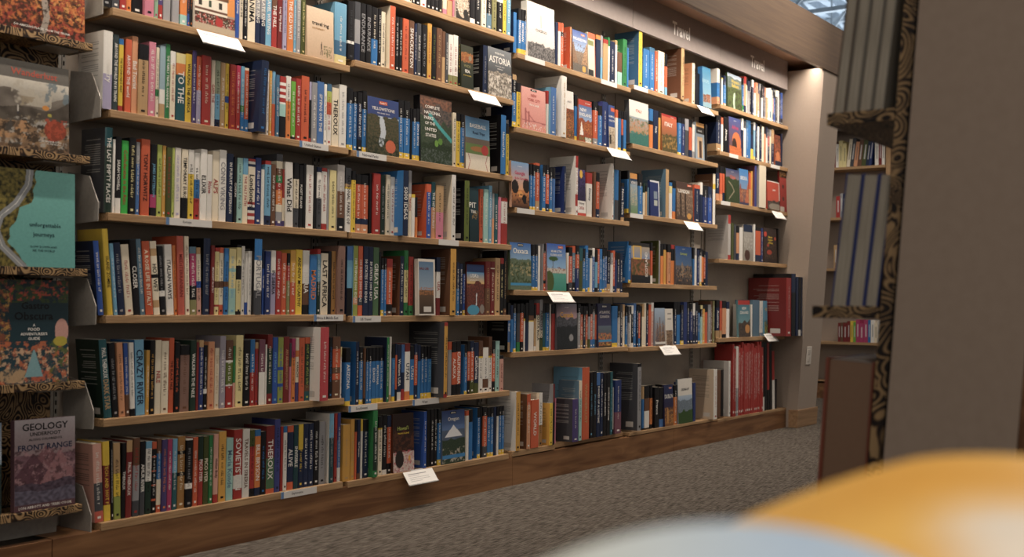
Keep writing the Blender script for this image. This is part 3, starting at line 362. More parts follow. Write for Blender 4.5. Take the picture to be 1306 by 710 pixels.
BOOKS = r'''@A1
2.4,27,212.6,13.2,0,0,0,0,0|k|~e|||
32.8,22.4,213.9,14,0,0,0,0,0|k.7-E|~w|||
56.3,19.2,220,12.3,0,0,0,0,0|k.3-r|~w|||
78.2,15.1,230,16.6,0,0,0,0,0|o|~k|||
95,33.9,215.5,15.8,0,0,0,0,0|k|~w|||
129.4,29.1,216.9,4.7,0,0,0,0,0|p|~k|||
164.7,12.6,212.7,12.9,0,0,0,0,0|l.6-m|~P|||
178.3,14.1,233.2,13.1,0,0,0,0,0|v.8-r|~w|||
195.5,24.4,214.8,16,0,0,0,0,0|w.5-e||||
224.8,22.4,225.7,13.5,0,0,0,0,0|E.5-e-m||||
252.4,23.7,231.4,15.7,0,0,0,0,0|o.85-a|~w|||
278,8.1,212.2,16.4,0,0,0,0,0|n.8-B|~o|||
286.1,9.4,226.8,15,0,0,0,0,0|k|~o|||
296.1,144.5,214.4,4,0,0,0,1,30|x|||flowers|
448.6,15.1,212.2,14.4,0,0,0,0,0|B|A Journey~w|||
466,13.7,231.6,16.7,0,0,0,0,0|W|HISTORY OF THE~k|||
480.2,14.8,217.5,14.7,0,0,0,0,0|k|~w|||
497.5,28.9,224.3,16.5,0,0,0,1,0|W|ANIMA~k|||
527.4,18.5,231.2,16.4,0,0,0,0,0|e.6-n|LATE KING~w|||
546.4,19.2,220.3,14.5,0,0,0,0,0|e.6-n|LATE KING~w|||
567.1,22.6,220.8,15,0,0,0,1,0|c|TRAVEL WRITING~w|||
590.3,19.5,217.6,12.8,0,0,0,0,0|S.4-r|THE HILL~w|||
614.5,20.5,211.1,16.1,0,0,0,1,0|R|Long Way Round~w|||
635.6,14.4,225.7,12.2,0,0,0,0,0|V|~n|||
652.6,26.4,223.4,13.4,0,0,0,1,0|o|*THE OLD WAYS~w|||
680.4,10.4,218.6,14.4,0,0,0,0,0|c|~w|||
694.2,17.8,214.9,17,0,0,0,0,0|e|~w|||
712.6,17.4,215.1,14.1,0,0,0,1,0|h|~Y|||
730.6,116.8,180.4,4,0,0,0,1,20|x|||traveling|
858.6,54.5,226.3,13.4,0,0,1,1,0|c.62-b2.85-Y|~w|c||
@B1
7.6,27.4,232.2,8.8,0,0,0,1,0|w.55-V|country~w|w||
40.8,17.3,228.6,15.7,0,0,0,1,0|E2|AROUND THE WORLD IN 80 TRAINS~w|||
58.5,13.2,218.6,13.6,0,0,0,1,0|b.08-y.92-r|THE VAGABOND'S WAY~k|||
78.8,18.9,222.5,14.8,0,0,0,1,0|O|*AROUND THE world~w|||
99.7,18.7,236,16.5,0,0,0,1,0|o4|*Bad Tourist~w|||
119,31.3,216.7,12.5,0,0,0,1,0|k.22-s|~k|||
152,21.5,229.9,12.3,0,0,0,1,0|p|~w|||
175.3,10.4,217.2,13.1,0,0,0,0,0|W.6-g.7-W|~k|||
189.3,18.2,226.4,15.8,0,0,0,1,0|c2.6-w.8-s||||
207.9,14.7,235.1,15.1,0,0,0,1,0|g|THE FAMILY TRAVEL HANDBOOK~w|c2||
223.3,17.2,215.9,13.2,0,0,0,1,0|w.2-W|~r|||
243.4,31,214.7,13.7,0,0,0,1,0|Y.15-o.32-t|TO THE~w|||
275.3,20,217.9,12.9,0,0,0,1,0|y|*WALKING THE AFRICA~k|||
297.7,15.4,233.3,14.3,0,0,0,1,0|v|~w|S||
313.7,14.5,217.1,12.2,0,0,0,1,0|O.5-V|~w|||
331.6,31,225.1,11.5,0,0,0,1,0|r|~W|||
367.1,14,216.4,16.5,0,0,0,1,0|W.1-W.5-w|GAIN THE~r|||
382.2,18.1,218.9,16.8,0,0,0,1,0|e3.5-c.88-n|~k|||
400.6,16.7,215.6,15.7,0,0,0,1,0|s|~w|||
419.1,13.1,216.4,16.8,0,0,0,1,0|y.5-B.6-y|~k|||
432.8,22.5,216.1,12.1,0,0,0,1,0|r|~o|||
457.3,15.6,216.9,13.4,0,0,0,1,0|P2.4-r|~w|||
476.5,14.2,218.5,16.8,0,0,0,0,0|c.6-g.7-b|~w|||
491,15.4,215.9,15.9,0,0,0,1,0|W.04-O.8-b|~w|||
507.9,27.9,241.3,-35.9,0.042,170,1,1,0|n|~b|n||
577.3,9.3,227.5,16.7,0,0,0,0,0|w|~k|||
587.2,9.9,224.4,15.1,0,0,0,0,0|o3|~w|||
598.9,12.6,224.8,16.1,0,0,0,0,0|c.5-O|~O|||
612.1,14.4,215.2,13.5,0,0,0,0,0|b2|~w|||
627.8,24.9,213.4,13,0,0,0,1,0|r.1-w.15-r.2-w.25-r.3-w.35-r.42-w.45-a.65-k||||
654.8,19.1,219.1,14.2,0,0,0,1,0|w.4-o|~k|||
674.6,18.1,215.2,12.7,0,0,0,1,0|R.05-l3.95-k|~w|||
695.4,21.6,218.1,13.9,0,0,0,1,0|r|~w|||
717.9,32.5,232,12.8,0,0,0,1,0|O|~k|||
752.3,9,216.7,13.7,0,0,0,0,0|V.3-k.93-r||||
761.7,22.9,217.1,12,0,0,0,1,0|e|~w|||
785.9,28.6,224.5,12.2,0,0,0,1,0|B2|SPYING ON THE~w|||
816.3,11.7,219.7,12.8,0,0,0,0,0|w|~k|||
831.8,19.8,225,15.9,0,0,0,1,0|b2.12-l.3-O.5-w|~r|||
853.5,29.1,214.6,13.8,0,0,0,1,0|W|THEROUX~k|||
885.2,32.7,231.3,13.5,0,0,0,1,0|w|~e|w||
@B2
923.3,24.1,229.5,12.5,0,0,0,1,0|k.25-b.92-y|~w|||
952.8,18,220.2,16.9,0,0,0,0,0|k.2-b|~w|||
971.4,21.9,221.7,14.1,0,0,0,1,0|k.2-n.8-k|~w|||
993.9,19.3,230.3,13,0,0,0,1,0|k.3-b.92-y|~w|||
1013.8,156,214.8,4,0,0,0,1,0|x|||yellowstone|
1171.3,27.6,226.6,12.3,0,0,0,1,0|k.3-b.9-y|~w|||
1201.9,31.3,227.8,12.8,0,0,0,1,0|k.3-b.9-y|~w|||
1238.2,10,204.7,15.4,0,0,0,0,0|k||||
1248.8,17.6,203.6,12.7,0,0,0,0,0|k.25-b.9-y|~w|||
1266.8,17.5,206.7,12.2,0,0,0,0,0|k.25-b.9-y|*ZION & BRYCE~w|||
1284.9,176,265.9,4,0,0,0,1,36|x|||parks|k
1472.4,19.2,223.8,13.2,0,0,0,0,0|W|~k|||
1497.5,22.3,227.2,17,0,0,0,0,0|k.15-y|~k|||
1520.4,20.9,225.1,12.6,0,0,0,0,0|k.25-b.9-y|~w|||
1541.8,148.5,221.9,4,0,0,0,1,0|x|||baseball|
1749.2,32.6,257.1,-4.1,0,0,0,1,0|b|*National Parks~w|k||
1805,18.6,228.4,14,0,0,0,0,0|k.2-y|~k|||
@C1
20.8,23.4,253.2,11.9,0,0,1,1,0|t.22-G|THE LAST EMPTY PLACES~w|E||
46.5,7.9,220.5,14.4,0,0,0,0,0|w||||
55,16.7,229.5,13.2,0,0,0,1,0|k.8-w|SARAH VOWELL~w|||
73.5,21.4,220.8,14.1,0,0,0,1,0|L|Confederates in the Attic~r|||
95.5,21.2,232.3,12.2,0,0,0,1,0|k|~Y|||
118.8,11.4,221.9,14.1,0,0,0,1,0|e.3-B2|~w|||
134.2,27.6,233.8,13.2,0,0,0,1,0|O|TONY HORWITZ~k|||
165.6,21,222.4,16.4,0,0,0,1,0|k.7-P.88-k|JAMES PATTERSON~c|||
187.9,15.9,222.8,16.2,0,0,0,1,0|l|~k|||
204.4,11.2,222.3,14.5,0,0,0,1,0|o3|~w|||
216.1,17.6,218.7,12.2,0,0,0,1,0|h|~r|||
235.4,8.7,219.4,13.3,0,0,0,0,0|l|~k|||
245,19.9,221.4,13.2,0,0,0,1,0|w2|~V|||
267.8,22.1,219.9,13,0,0,0,1,0|W.7-k|TEMPORARY EUROPEAN~k|||
291,19.4,221.4,13.2,0,0,0,1,0|w.35-y|~k|||
313.6,19.1,214.4,16.3,0,0,0,1,0|w.4-b.68-r|~k|||
333.3,22.3,228.3,12.7,0,0,0,1,0|w|*ELIXIR~k|||
356.3,18,214.8,12.3,0,0,0,1,0|w|*Rhine~r|||
378.4,23.5,228.5,16.6,0,0,0,1,0|W|*ALPS~r|||
402.5,24.9,235.2,14.8,0,0,0,1,0|w|CONN VIKING~e|||
431,24.8,227.3,17,0,0,0,1,0|n|IN PURSUIT OF JEFFERSON~w|||
456.5,9.9,218.3,14,0,0,0,0,0|k|COASTLINE~w|||
469.3,21.2,217.4,16.5,0,0,0,1,0|a|~k|||
490.7,18.7,218.4,15.3,0,0,0,1,0|c.25-W|THE SALT PATH~r|||
510.9,27.2,219.5,16,0,0,0,1,0|r.04-w.08-n.12-W.66-r.7-w.74-n.79-w.83-r.88-w.93-r|*Londoners~k|||
539.1,21.7,226.1,15.7,0,0,0,1,0|n2|~w|||
561.4,12.3,189.1,14.5,0,0,0,0,0|w||||
574.2,23.5,220.5,12.5,0,0,0,1,0|r.06-c.85-n|~k|||
599.3,18.5,211,13.1,0,0,0,1,0|S|~w|||
622.2,25.1,249.9,16.4,0,0,0,1,0|E.1-W.2-S.3-g.4-r.5-o.7-W.8-e.93-v|~w|||
648.6,9.3,199.1,16.5,0,0,0,0,0|r.5-W.9-v||||
658.5,31.4,225.9,11.6,-0.022,0,0,1,0|w|What Did~k|w2||
693.3,20.5,227.2,13.7,0,0,0,1,0|k.25-W.7-E|~k|||
716.4,16.5,222.2,15.3,0,0,0,0,0|k|*PUGET ISLAND~w|||
734.6,11.1,229.1,16,0,0,0,0,0|k||||
746.9,30.4,226.1,15.2,-0,0,0,1,0|w|~r|||
779.2,12.5,224.2,16.1,0,0,0,0,0|k||||
792.5,20.2,223.5,14.6,0,0,0,1,0|n.08-w.5-E|~k|||
814.5,23,223.6,15.3,0,0,0,1,0|r.06-w.9-r|~r|||
838.9,9,220.4,15.4,0,0,0,0,0|e||||
848,29.8,218.9,13.3,0.002,0,0,1,0|Y|~k|||
882.5,33,242.8,12.6,-0.004,0,0,1,0|e2.4-S.8-k|~w|e2||
@C2
923.1,26.9,237.4,16.8,0,0,0,1,0|E.25-s.3-y.33-w|NATIONAL PARKS OF~k|||
950.6,16.3,228.9,12.4,0,0,0,0,0|k.15-y|~k|||
972.3,25.3,218.8,16.9,0,0,0,1,0|k.17-O.75-n.85-o4|~w|||
998.9,31.9,219.3,16.8,0,0,0,1,0|k.17-O.75-n.85-o4|~w|||
1035.1,13.3,228.2,15.3,0,0,0,0,0|k||||
1049,34.7,230.5,8.2,0,0,0,1,0|r|~w|||
1092.7,23.1,229.7,16.5,0,0,0,1,0|G|~e|||
1116.4,20.4,231.8,12.6,0,0,0,1,0|W|~G|||
1142.3,21.3,226.6,16.8,0,0,0,1,0|w|~r|||
1164.1,27.2,251.6,-27.7,0,170,0,1,0|n|5000 IDEAS~w|b||
1232.3,15.2,261.1,12.8,0,0,0,0,0|e.35-W|TRAVELS~r|||
1251.3,17.7,169.9,15.2,0,0,0,0,0|y.08-w||||
1270.2,13.1,160,14.8,0,0,0,0,0|k.5-o-k||||
1322.7,24.5,216.7,5.7,0,170,0,0,0|O.15-B|~w|O||
1359.9,22.4,229.6,16.6,0,0,0,0,0|t.45-o4|THE NEW TOURIST~w|||
1382.8,42.2,219.3,13.1,0,0,0,1,0|s.5-p|~k|s||
1459.7,24.2,268.8,2,0,170,0,1,0|w|~k|W||
1537,29.3,253.4,1.6,0,0,1,1,0|h2|~k|k||
1572.4,56.2,227.4,4,0,0,0,1,0|x|||pit|
1644,21.8,228.2,16.4,0,0,0,0,0|O|~k|||
1666.4,28.3,230.3,12.6,0,0,0,1,0|a|~w|||
1701.4,19.2,249,16,0,170,0,0,0|c|~w|||
1722.3,13.8,216.6,15.9,0,0,0,0,0|e.5-o4||||
1738.4,22,218.6,16.4,0,0,0,0,0|t|~w|||
1761,17.5,204.7,14.8,0,0,0,0,0|p||||
1782.2,39.7,204.6,16.4,0,0,0,1,0|r.08-w.55-r|~r|||
@D1
12.8,16.7,219.2,13,-0.094,0,1,1,0|B|~w|n||
42.5,17.5,256.5,15.4,-0.091,0,1,1,0|y|*ISLAND ZOMBIE~k|y||
60.6,10.6,214.1,13.7,-0.089,0,0,1,0|c|~w|||
74.2,21.7,217.2,16.5,-0.096,0,0,1,0|n|~e|||
97.8,23.8,212.9,15.9,-0.101,0,0,1,0|W|~r|||
122,20,228.5,14.4,-0.087,0,0,1,0|k|CLOSER~w|||
143.1,15.4,231.7,14.6,-0.088,0,0,1,0|b3|~w|||
159.1,23.9,226.2,12.1,-0.085,0,0,1,0|O|A ROSIE LIFE IN ITALY~W|||
184.5,20.2,227.6,12.2,-0.081,0,0,1,0|W.1-s.2-W.45-k.5-W.8-s.9-W|HOT WET~k|||
207.9,18.5,213.4,15,-0.076,0,0,1,0|k.65-w.73-k|~e|||
228.5,24,220.1,14.4,-0.062,0,0,1,0|w|ITALIAN WAYS~k|||
254.7,10.2,218.2,16.3,-0.053,0,0,0,0|o|~k|||
265.5,22.1,248.2,10,-0.046,0,1,1,0|O2|MEDITERRANEAN~R|O||
290.4,14.8,248.8,12.7,-0.038,0,0,1,0|W|~R|||
307,22.5,216.8,13.8,-0.031,0,0,1,0|b3.1-P.57-k.78-h3|~w|||
331.9,15.2,215.6,15.8,-0.032,0,0,1,0|s.1-W.5-B.6-p2|~k|||
351.8,24.9,247,14.6,0,0,1,1,0|n|~e|k||
377.3,12.2,224.8,12.1,0,0,0,1,0|R|MIDNIGHT IN SICILY~w|||
393.5,15.6,218.8,16.2,0,0,0,1,0|r.06-Y.5-S.6-Y.85-r.88-Y|~S|||
410.1,14.9,219.6,16.1,0,0,0,1,0|O.08-W.5-S.6-W.85-O|~k|||
425.6,15.6,218,12.4,0,0,0,1,0|b.5-S.58-b|~k|||
444.5,25.7,217.8,14.7,0,0,0,1,0|Y.3-a.35-Y.6-a|~c|||
472,17.9,232.3,13.9,0,0,0,1,0|k.04-Y.3-k.5-Y.95-k|~k|||
492.5,11.9,228.5,15.9,0,0,0,0,0|w|~k|||
505,9.8,205,13.6,0,0,0,0,0|w.8-B||||
515.6,13.9,212.9,13.2,0,0,0,1,0|w|~e|||
530.2,29.2,254.5,-0.6,0,0,1,1,0|b.28-w.68-E|PORTUGAL~e|k||
573.7,7.7,222.8,16.8,0,0,0,0,0|n.3-B|TO THE LAKE~w|||
582,20.9,216.1,12.5,0,0,0,1,0|n2|~w|||
604.7,19.1,219.6,12.6,0,0,0,1,0|w.35-V|IN SIBERIA~k|||
627.4,21,218.3,15.1,0,0,0,1,0|r|~w|||
650.7,20.7,212.9,16.4,0,0,0,1,0|O|~w|||
671.6,13.1,212.7,14.6,0,0,0,0,0|k.2-r.45-h3|~w|||
685.6,21.6,223.5,14.2,0,0,0,1,0|o3.5-O|~w|||
710.1,26.7,227.4,16.3,0,0,0,1,0|y|ANDREW MCCARTHY~k|||
738.3,28.4,226.3,15.9,0,0,0,1,0|w.52-S.85-k|*IBERIA~w|||
767.3,28.8,209.7,12.3,0,0,0,1,0|b|*MADRID~o|||
801.4,14.4,234.1,16.4,0,0,0,0,0|r.08-c.5-G|~w|||
816.3,30.5,219.6,13,0,0,0,1,0|W|*LAST AFRICA~k|w||
848.5,13.5,228.5,13.5,0,0,0,0,0|k||||
865.6,18.6,229.6,16.2,0,0,0,1,0|s2|~k|||
884.8,33.1,249.8,4.1,0,0,1,1,0|S3|~k|S3||
@D2
935.9,26.1,256.7,16,0,0,0,1,0|B2.2-c.6-k||n||
962.6,21.8,260.4,12.8,0,0,0,1,0|l2.74-o4.84-l2|100 THINGS 5000 IDEAS~w|c||
989.5,21.6,260.4,16.4,0,0,0,1,0|O.74-E.85-O|100 DRIVES 5000 IDEAS~w|||
1011.7,23.1,260.4,12.9,0,0,0,1,0|n|50 STATES 5000 IDEAS~w|||
1036,21.6,260.1,12.7,0,0,0,1,0|n|50 STATES 1000 EATS~w|||
1060.5,27.3,258.9,14.5,0,0,0,1,0|g3|GREAT USA~w|||
1088.4,8.9,243,13.7,0,0,0,0,0|k||||
1099.7,13.8,219.9,14.7,0,0,0,0,0|k.2-b.9-y|~w|||
1116.6,11.8,220.6,16.5,0,0,0,0,0|k.2-b|~w|||
1129.6,28.1,218.8,15.6,0,0,0,1,0|r.15-O.8-k.92-S|~w|||
1193.4,20.1,232,12,0,0,0,0,0|n|~w|S||
1217.1,21.8,254.7,13.6,0,0,1,1,0|g.3-Y.8-g|~k|||
1242.3,23.5,231.5,14.7,0,0,0,1,0|r.83-g|~k|||
1266.3,91.3,224,-16,0,0,0,1,20|x|||bali|
1393.8,21.8,235.1,15.6,0,0,0,0,0|n.25-w.7-R|*USA~r|||
1452.9,32.9,272.7,-5.6,0,170,1,1,0|o3|~k|S||
1506.4,17.1,219.7,12.4,0,0,0,0,0|n.5-b|~w|||
1526,18.1,214.8,13.2,0,0,0,0,0|n|~w|||
1549,13.8,215.7,16.2,0,0,0,0,0|k.2-B.9-y|~w|||
1563.4,105.7,213.2,4,0,0,0,1,0|x|||usa|
1685.7,31.5,229.9,15.8,0,0,0,1,0|R.5-S|~s|||
1720.2,26.1,231.1,16.9,0,0,0,0,0|R.12-W.14-R|~W|||
1746.9,31.8,247.3,15.1,0,0,0,1,0|s|~k|||
1780.7,21.7,248.5,15.4,0,0,0,0,0|r.1-k|~Y|||
1803.8,17.3,282,15,0,0,0,0,0|k.9-S|~s|||
@E1
37.7,23.8,233.7,13.6,-0.095,0,1,1,0|t|PAUL THEROUX~w;DARK STAR~s|G||
64.6,18.4,223.6,16.6,-0.081,0,0,1,0|k|~e|||
83.4,18.2,223.1,14.3,-0.061,0,0,1,0|o4|~S|||
104.3,13.1,221.2,16.6,-0.053,0,0,1,0|B.7-S|~w|||
117.9,14.5,222.2,13.5,-0.045,0,0,1,0|w.9-k|~k|||
136,29.2,230.1,16.3,-0.04,0,0,1,0|c|*CRAZY RIVER~n|b||
166,11.1,197.5,15.9,0,0,0,0,0|o3|~w|||
177.4,16.3,227.9,15.1,0,0,0,1,0|k|~o3|||
194.1,19.4,227.5,14.2,0,0,0,1,0|W|*NILE~r|||
214.1,23,223.9,12.7,0,0,0,1,0|W|~S|||
241,16.3,233.1,15.9,0,0,0,1,0|O|*THE BLACK NILE~k|||
258,17.9,220.1,13.8,0,0,0,1,0|k|~O|||
278.4,31.5,209.4,15.3,0,0,0,1,0|k.15-S3|~S|||
311.1,20.5,224.7,12.7,0,0,0,1,0|G|*WALKING THE NILE~w|||
332.4,8,217.5,12.4,0,0,0,0,0|R||||
341.6,15.7,224,12.7,0,0,0,1,0|s.1-n2|~w|||
360.6,12.9,207.3,16,0,0,0,0,0|k.68-w.75-k|~w|||
374.1,22.3,218.5,12.9,0,0,0,1,0|o4|~r|||
400.5,16.2,196.8,16.5,0,0,0,1,0|W|~s|||
417.3,20.6,236.2,13.9,0,0,0,1,0|V2|~w|||
440.2,25.8,221.4,14.9,0,0,0,1,0|S.3-w.33-h2.66-w.68-r|~w|||
466.6,7.8,201.9,13.8,0,0,0,0,0|g.6-p2||||
477,27.2,237,15.1,0,0,0,1,0|Y|~k|Y||
504.8,24.3,220.7,12.5,0,0,0,1,0|k|~w|||
531.3,17.2,221.6,14,0,0,0,1,0|b.5-r|~w|||
551.7,12.6,211.4,16.7,0,0,0,0,0|s.1-r|~v|||
564.8,23.4,220.8,12.9,0,0,0,1,0|M.5-w|~w|S||
591.2,6.5,203.2,15.3,0,0,0,0,0|w||||
598.3,19.7,237.1,13.6,0,0,0,1,0|R.2-G.85-R|~W|||
619.6,20.3,226.9,13.5,0,0,0,1,0|B|~c|||
640,21.1,226.5,12.1,0,0,0,1,0|l2.45-B.5-l2.7-B.75-l2|~B|||
662.2,23.1,228.4,12.1,0,0,0,1,0|R|*AN ARABIAN JOURNEY~s|||
690.2,8.4,205.4,16.7,0,0,0,0,0|E.4-p||||
699.2,15,221.1,16.1,0,0,0,0,0|P.3-o|~k|||
715.9,13.3,223.8,16,0,0,0,0,0|W.2-o.3-W.7-v|*KARACHI~k|||
730.5,23.2,221.8,16,0,0,0,1,0|O|~S|||
755.5,21.5,223.8,16.8,0,0,0,1,0|O.1-G.75-S.85-t|~l|||
777.6,36.9,260,-37.2,0,180,1,1,0|r2|~w|w||
860.2,14.9,221.6,14.9,0,0,0,0,0|k|~b|||
876,34.6,223.7,14.5,0,0,0,1,0|S.2-O.5-S.6-O.7-S|~W|||
912.2,5.7,186.4,14.9,0,0,0,0,0|Y.2-w|~k|||
@E2
933.4,21.4,212.3,10.7,0,0,0,1,0|k.25-b.92-y|*ARIZONA~w|||
983.7,16.4,233.7,15.8,0,0,0,0,0|n|~w|b||
1002.3,18.4,214.3,16.8,0,0,0,0,0|k.25-b.92-y|~w|||
1021.3,8.1,208.7,12.6,0,0,0,0,0|S.9-k||||
1033.3,11.8,209.3,15.3,0,0,0,0,0|k.25-b|~w|||
1046.6,14,209.9,15.4,0,0,0,0,0|k.25-b|~w|||
1062.3,18.3,210.5,15.7,0,0,0,0,0|k.25-b.92-y|*IDAHO~w|||
1081.5,15.6,211,15.1,0,0,0,0,0|k.25-b.92-y|*MONTANA~w|||
1099.5,20.8,210.4,16.2,0,0,0,0,0|k.25-b.92-y|~w|||
1124.3,12.3,246.9,3.5,0,0,0,0,0|g|~w|n||
1150.5,9.8,248.8,16.6,0,0,0,0,0|w.9-s||||
1160.9,15.7,220.9,14,0,0,0,0,0|k.25-b.92-y|NEW MEXICO~c|||
1179,9.6,221.6,15,0,0,0,0,0|n.2-O.8-k||||
1191.5,19.4,217.2,16.5,0,0,0,0,0|n.85-w|*Western USA~w|||
1211.4,16.5,216.7,15.5,0,0,0,0,0|B2.5-n.8-r||||
1228.3,25.7,221.8,13.5,0,0,0,1,0|R.15-w.85-o|*UTAH~n|||
1255.1,20.6,209.8,13.2,0,0,0,0,0|k.25-b.92-y|*UTAH~w|||
1277.8,17,217.7,13.6,0,0,0,0,0|n.2-O.75-n|~w|||
1297.8,15.5,212.6,15.1,0,0,0,0,0|n.3-b||||
1316.7,16.4,208,17,0,0,0,0,0|k.25-b.9-y|~w|||
1334.3,17.4,207.5,16.5,0,0,0,0,0|k.25-b.9-y|~w|||
1352.2,19.1,207,14,0,0,0,0,0|k.25-b.9-y|*YOSEMITE~c|||
1391.5,19.5,302.6,-36,0,200,1,1,0|r.05-o3.95-r|~k|E||
1467.8,20.4,221.3,16.1,0,0,0,0,0|O.15-e||||
1488.8,23.9,220.8,13.4,0,0,0,0,0|k.2-O.8-k|*ALASKA~w|||
1515,24.6,223.1,14.1,0,0,0,0,0|k.2-O.8-k|*CALIFORNIA~w|||
1558.9,17.2,207.1,12.1,0,0,0,0,0|k.25-b.93-y|~w|b||
1578.8,14.8,221.7,12.9,0,0,0,0,0|k.2-O.75-k|~w|||
1597.2,23.6,221,14.7,0,0,0,0,0|n.2-O.75-h|~w|||
1623.4,26.5,214.3,15.5,0,0,0,0,0|n.8-h|*California~w|||
1651.3,25,219.7,15.1,0,0,0,0,0|S.3-y.33-w|~k|||
1676.7,32.5,191.3,13.8,0,0,0,0,0|w.7-S.9-w|~k|||
1714.3,20.7,236.7,16.8,0,0,0,0,0|S.35-y.38-w|~k|||
1735.7,18.3,217.7,15.1,0,0,0,0,0|k.25-O.8-k|~w|||
1754.6,24.4,217.2,12.8,0,0,0,0,0|a|~k|||
1780.3,25.3,153.9,12.3,0,0,0,0,0|k.1-p2|~R|||
@F1
18.3,25.6,231.3,16.9,-0.052,0,0,1,0|p2.5-E.86-O2|~w|p2||
45.9,19.5,235.8,16.9,-0.042,0,0,1,0|y.3-R.8-y|HIGH TECH AND HOT POT~y|||
66.7,7.5,236.5,16.6,-0.032,0,0,0,0|k|~w|||
74.8,20.3,227.7,15,-0.032,0,0,1,0|s.4-y.7-l2|~k|||
95.2,12.3,225.9,13.6,0,0,0,1,0|k|THEROUX~w|||
107.8,18.1,231.8,12.5,0,0,0,1,0|s.15-R|PAUL THEROUX~w|R||
129.5,20.4,236.8,13.3,0,0,0,1,0|S.35-e.8-E|~r|||
151.9,15.8,224.7,13.1,0,0,0,1,0|k.5-E|*AMUR RIVER~w|||
171.5,19.2,222.2,16.6,0,0,0,1,0|c.1-w.55-G|~k|||
191.7,14.5,218.8,16.5,0,0,0,1,0|O.1-k.2-O.22-k.4-O.42-k.6-O.62-k.8-O.83-k|~w|||
207.5,14.2,226.4,15.9,0,0,0,1,0|S.2-b.55-W.9-O|~w|||
222.2,17.6,222.4,12.7,0,0,0,1,0|v|~o|||
241.2,14.9,222.1,13.2,0,0,0,1,0|P|~w|||
258,15.6,221.3,13.5,0,0,0,1,0|c.48-t|~w|||
277.4,24.6,226.4,16.7,0,0,0,1,0|s2.2-k.25-s2.5-k.55-s2|~W|||
302.7,23.2,216.4,12.8,0,0,0,1,0|w.02-k.65-w.73-k|~e|||
329.8,16.8,218.9,16,0,0,0,1,0|O|~w|||
347.9,16.9,219.8,15.4,0,0,0,1,0|G.35-r|PICO IYER~w|||
365.5,17.7,218,14.7,0,0,0,1,0|h|PICO IYER~W|||
386.4,14.2,219.6,16.8,0,0,0,1,0|g|~w|||
401.3,16.1,221.6,13.3,0,0,0,1,0|p2.88-r|*Hidden Body~k|||
420.1,26.7,228.2,14.6,0,0,0,1,0|o3|~k|s||
447.3,24.6,204.1,12.8,0,0,0,1,0|a|Maria Konde~b3|||
474.3,31.9,228.7,12.5,0,0,0,1,0|r.66-w.85-r|SOVIETISTAN~w|||
507.6,26.3,227.7,12.2,0,0,0,1,0|w|TRAVELS IN SIBERIA~S|||
536.6,17.8,221.9,13.6,0,0,0,1,0|h.25-r.88-k|~k|||
554.8,21.9,221.4,12.6,0,0,0,1,0|b.1-o.88-n|BILL BRYSON~w|||
578.1,19.2,213,12.3,0,0,0,1,0|k|~b|||
598.8,32.7,229.9,12,0,0,0,1,0|R.48-g3.93-O|THEROUX~w|R||
634.4,22.7,249.2,13.4,0,0,1,1,0|v2|~n|||
660.6,10,222.5,16.5,0,0,0,0,0|r||||
671,14.8,222.4,15.5,0,0,0,0,0|b.1-w|~k|||
687.6,25.1,221.8,15.7,0,0,0,1,0|O.1-n.88-O|*ALIVE~w|||
714.2,18.7,222.2,15.3,0,0,0,1,0|t2|*INVISIBLE~w|||
735.3,19.5,222.6,16.8,0,0,0,1,0|y.4-n.8-n|~y|||
755.7,20.9,223.3,16.4,0,0,0,1,0|n|~w|||
777.2,21.1,222.4,15.6,0,0,0,1,0|n|~w|||
798.9,22.6,229.6,14.8,0,0,0,1,0|k|~w|||
823.3,26.7,224.6,15.5,0,0,0,1,0|e|~k|||
860.2,20.6,250.7,5.6,0,0,1,1,0|c.35-t2|~e|w||
889.9,13,248,14.8,0,0,0,0,0|r|~k|||
904.1,13.8,249.1,14.5,0,0,0,1,0|v2.4-B2.8-w|~w|||
@F2
926.1,33.7,207.8,10.8,0,0,0,1,0|o3|~s|||
966,18.5,224.5,16.2,0,0,0,0,0|o3|~s|||
985.1,9.4,220.5,14.4,0,0,0,0,0|k.2-O||||
995.1,14.2,220.7,12.3,0,0,0,0,0|n.9-S|*San Francisco~w|||
1011.2,9.6,221.2,12.8,0,0,0,0,0|y.2-w||||
1025.5,26.1,217.3,16.4,0,0,0,1,0|k.2-n|~w|||
1055.4,21.2,250,-6.7,0,170,1,1,0|g.25-G.9-g|~w|g||
1098,19.2,224.9,14,0,0,0,0,0|k.2-y.23-W|~k|||
1120.9,21.8,226.9,15.4,0,0,0,1,0|k.92-w|~w|||
1145.1,20.6,223.4,16.3,0,0,0,1,0|n.2-O.82-k|~w|||
1166.2,108.3,225.1,4,0,0,0,1,0|x|||hawaii|
1324.4,16,224.8,3.9,0,0,0,0,0|B|~w|B||
1352.4,17.5,229.9,14.1,0,0,0,0,0|k||||
1370.5,18.5,229.8,12.1,0,0,0,0,0|k|~w|||
1395,16.6,228.9,16.4,0,0,0,0,0|k|~w|||
1412.2,17.9,227.7,12.1,0,0,0,0,0|k.25-b.9-y|~w|||
1430.8,131.9,215.4,4,0,0,0,1,0|x|||oregon|
1575.8,16.8,207.1,12.8,0,0,0,0,0|O.1-w||||
1594.5,20.7,210.6,12.8,0,0,0,0,0|k.25-b||||
1647.4,19.1,214.1,16.2,0,0,0,0,0|k.2-b.92-y|~w|b||
1668.3,10.6,219.4,16.1,0,0,0,0,0|k||||
1679.5,26.2,214.9,13.2,0,0,0,0,0|k.18-O.78-E|~w|||
1709.5,18.6,210.7,14.8,0,0,0,0,0|k.2-b.92-y|~w|||
1729.6,17.8,210.5,14.4,0,0,0,0,0|k.2-b.92-y|~w|||
1750.7,17.1,210.1,15.6,0,0,0,0,0|n||||
1768.4,11.2,210.6,12.9,0,0,0,0,0|k.2-w||||
1785.3,16.1,210.2,16.1,0,0,0,0,0|k.2-b.9-y|~w|||
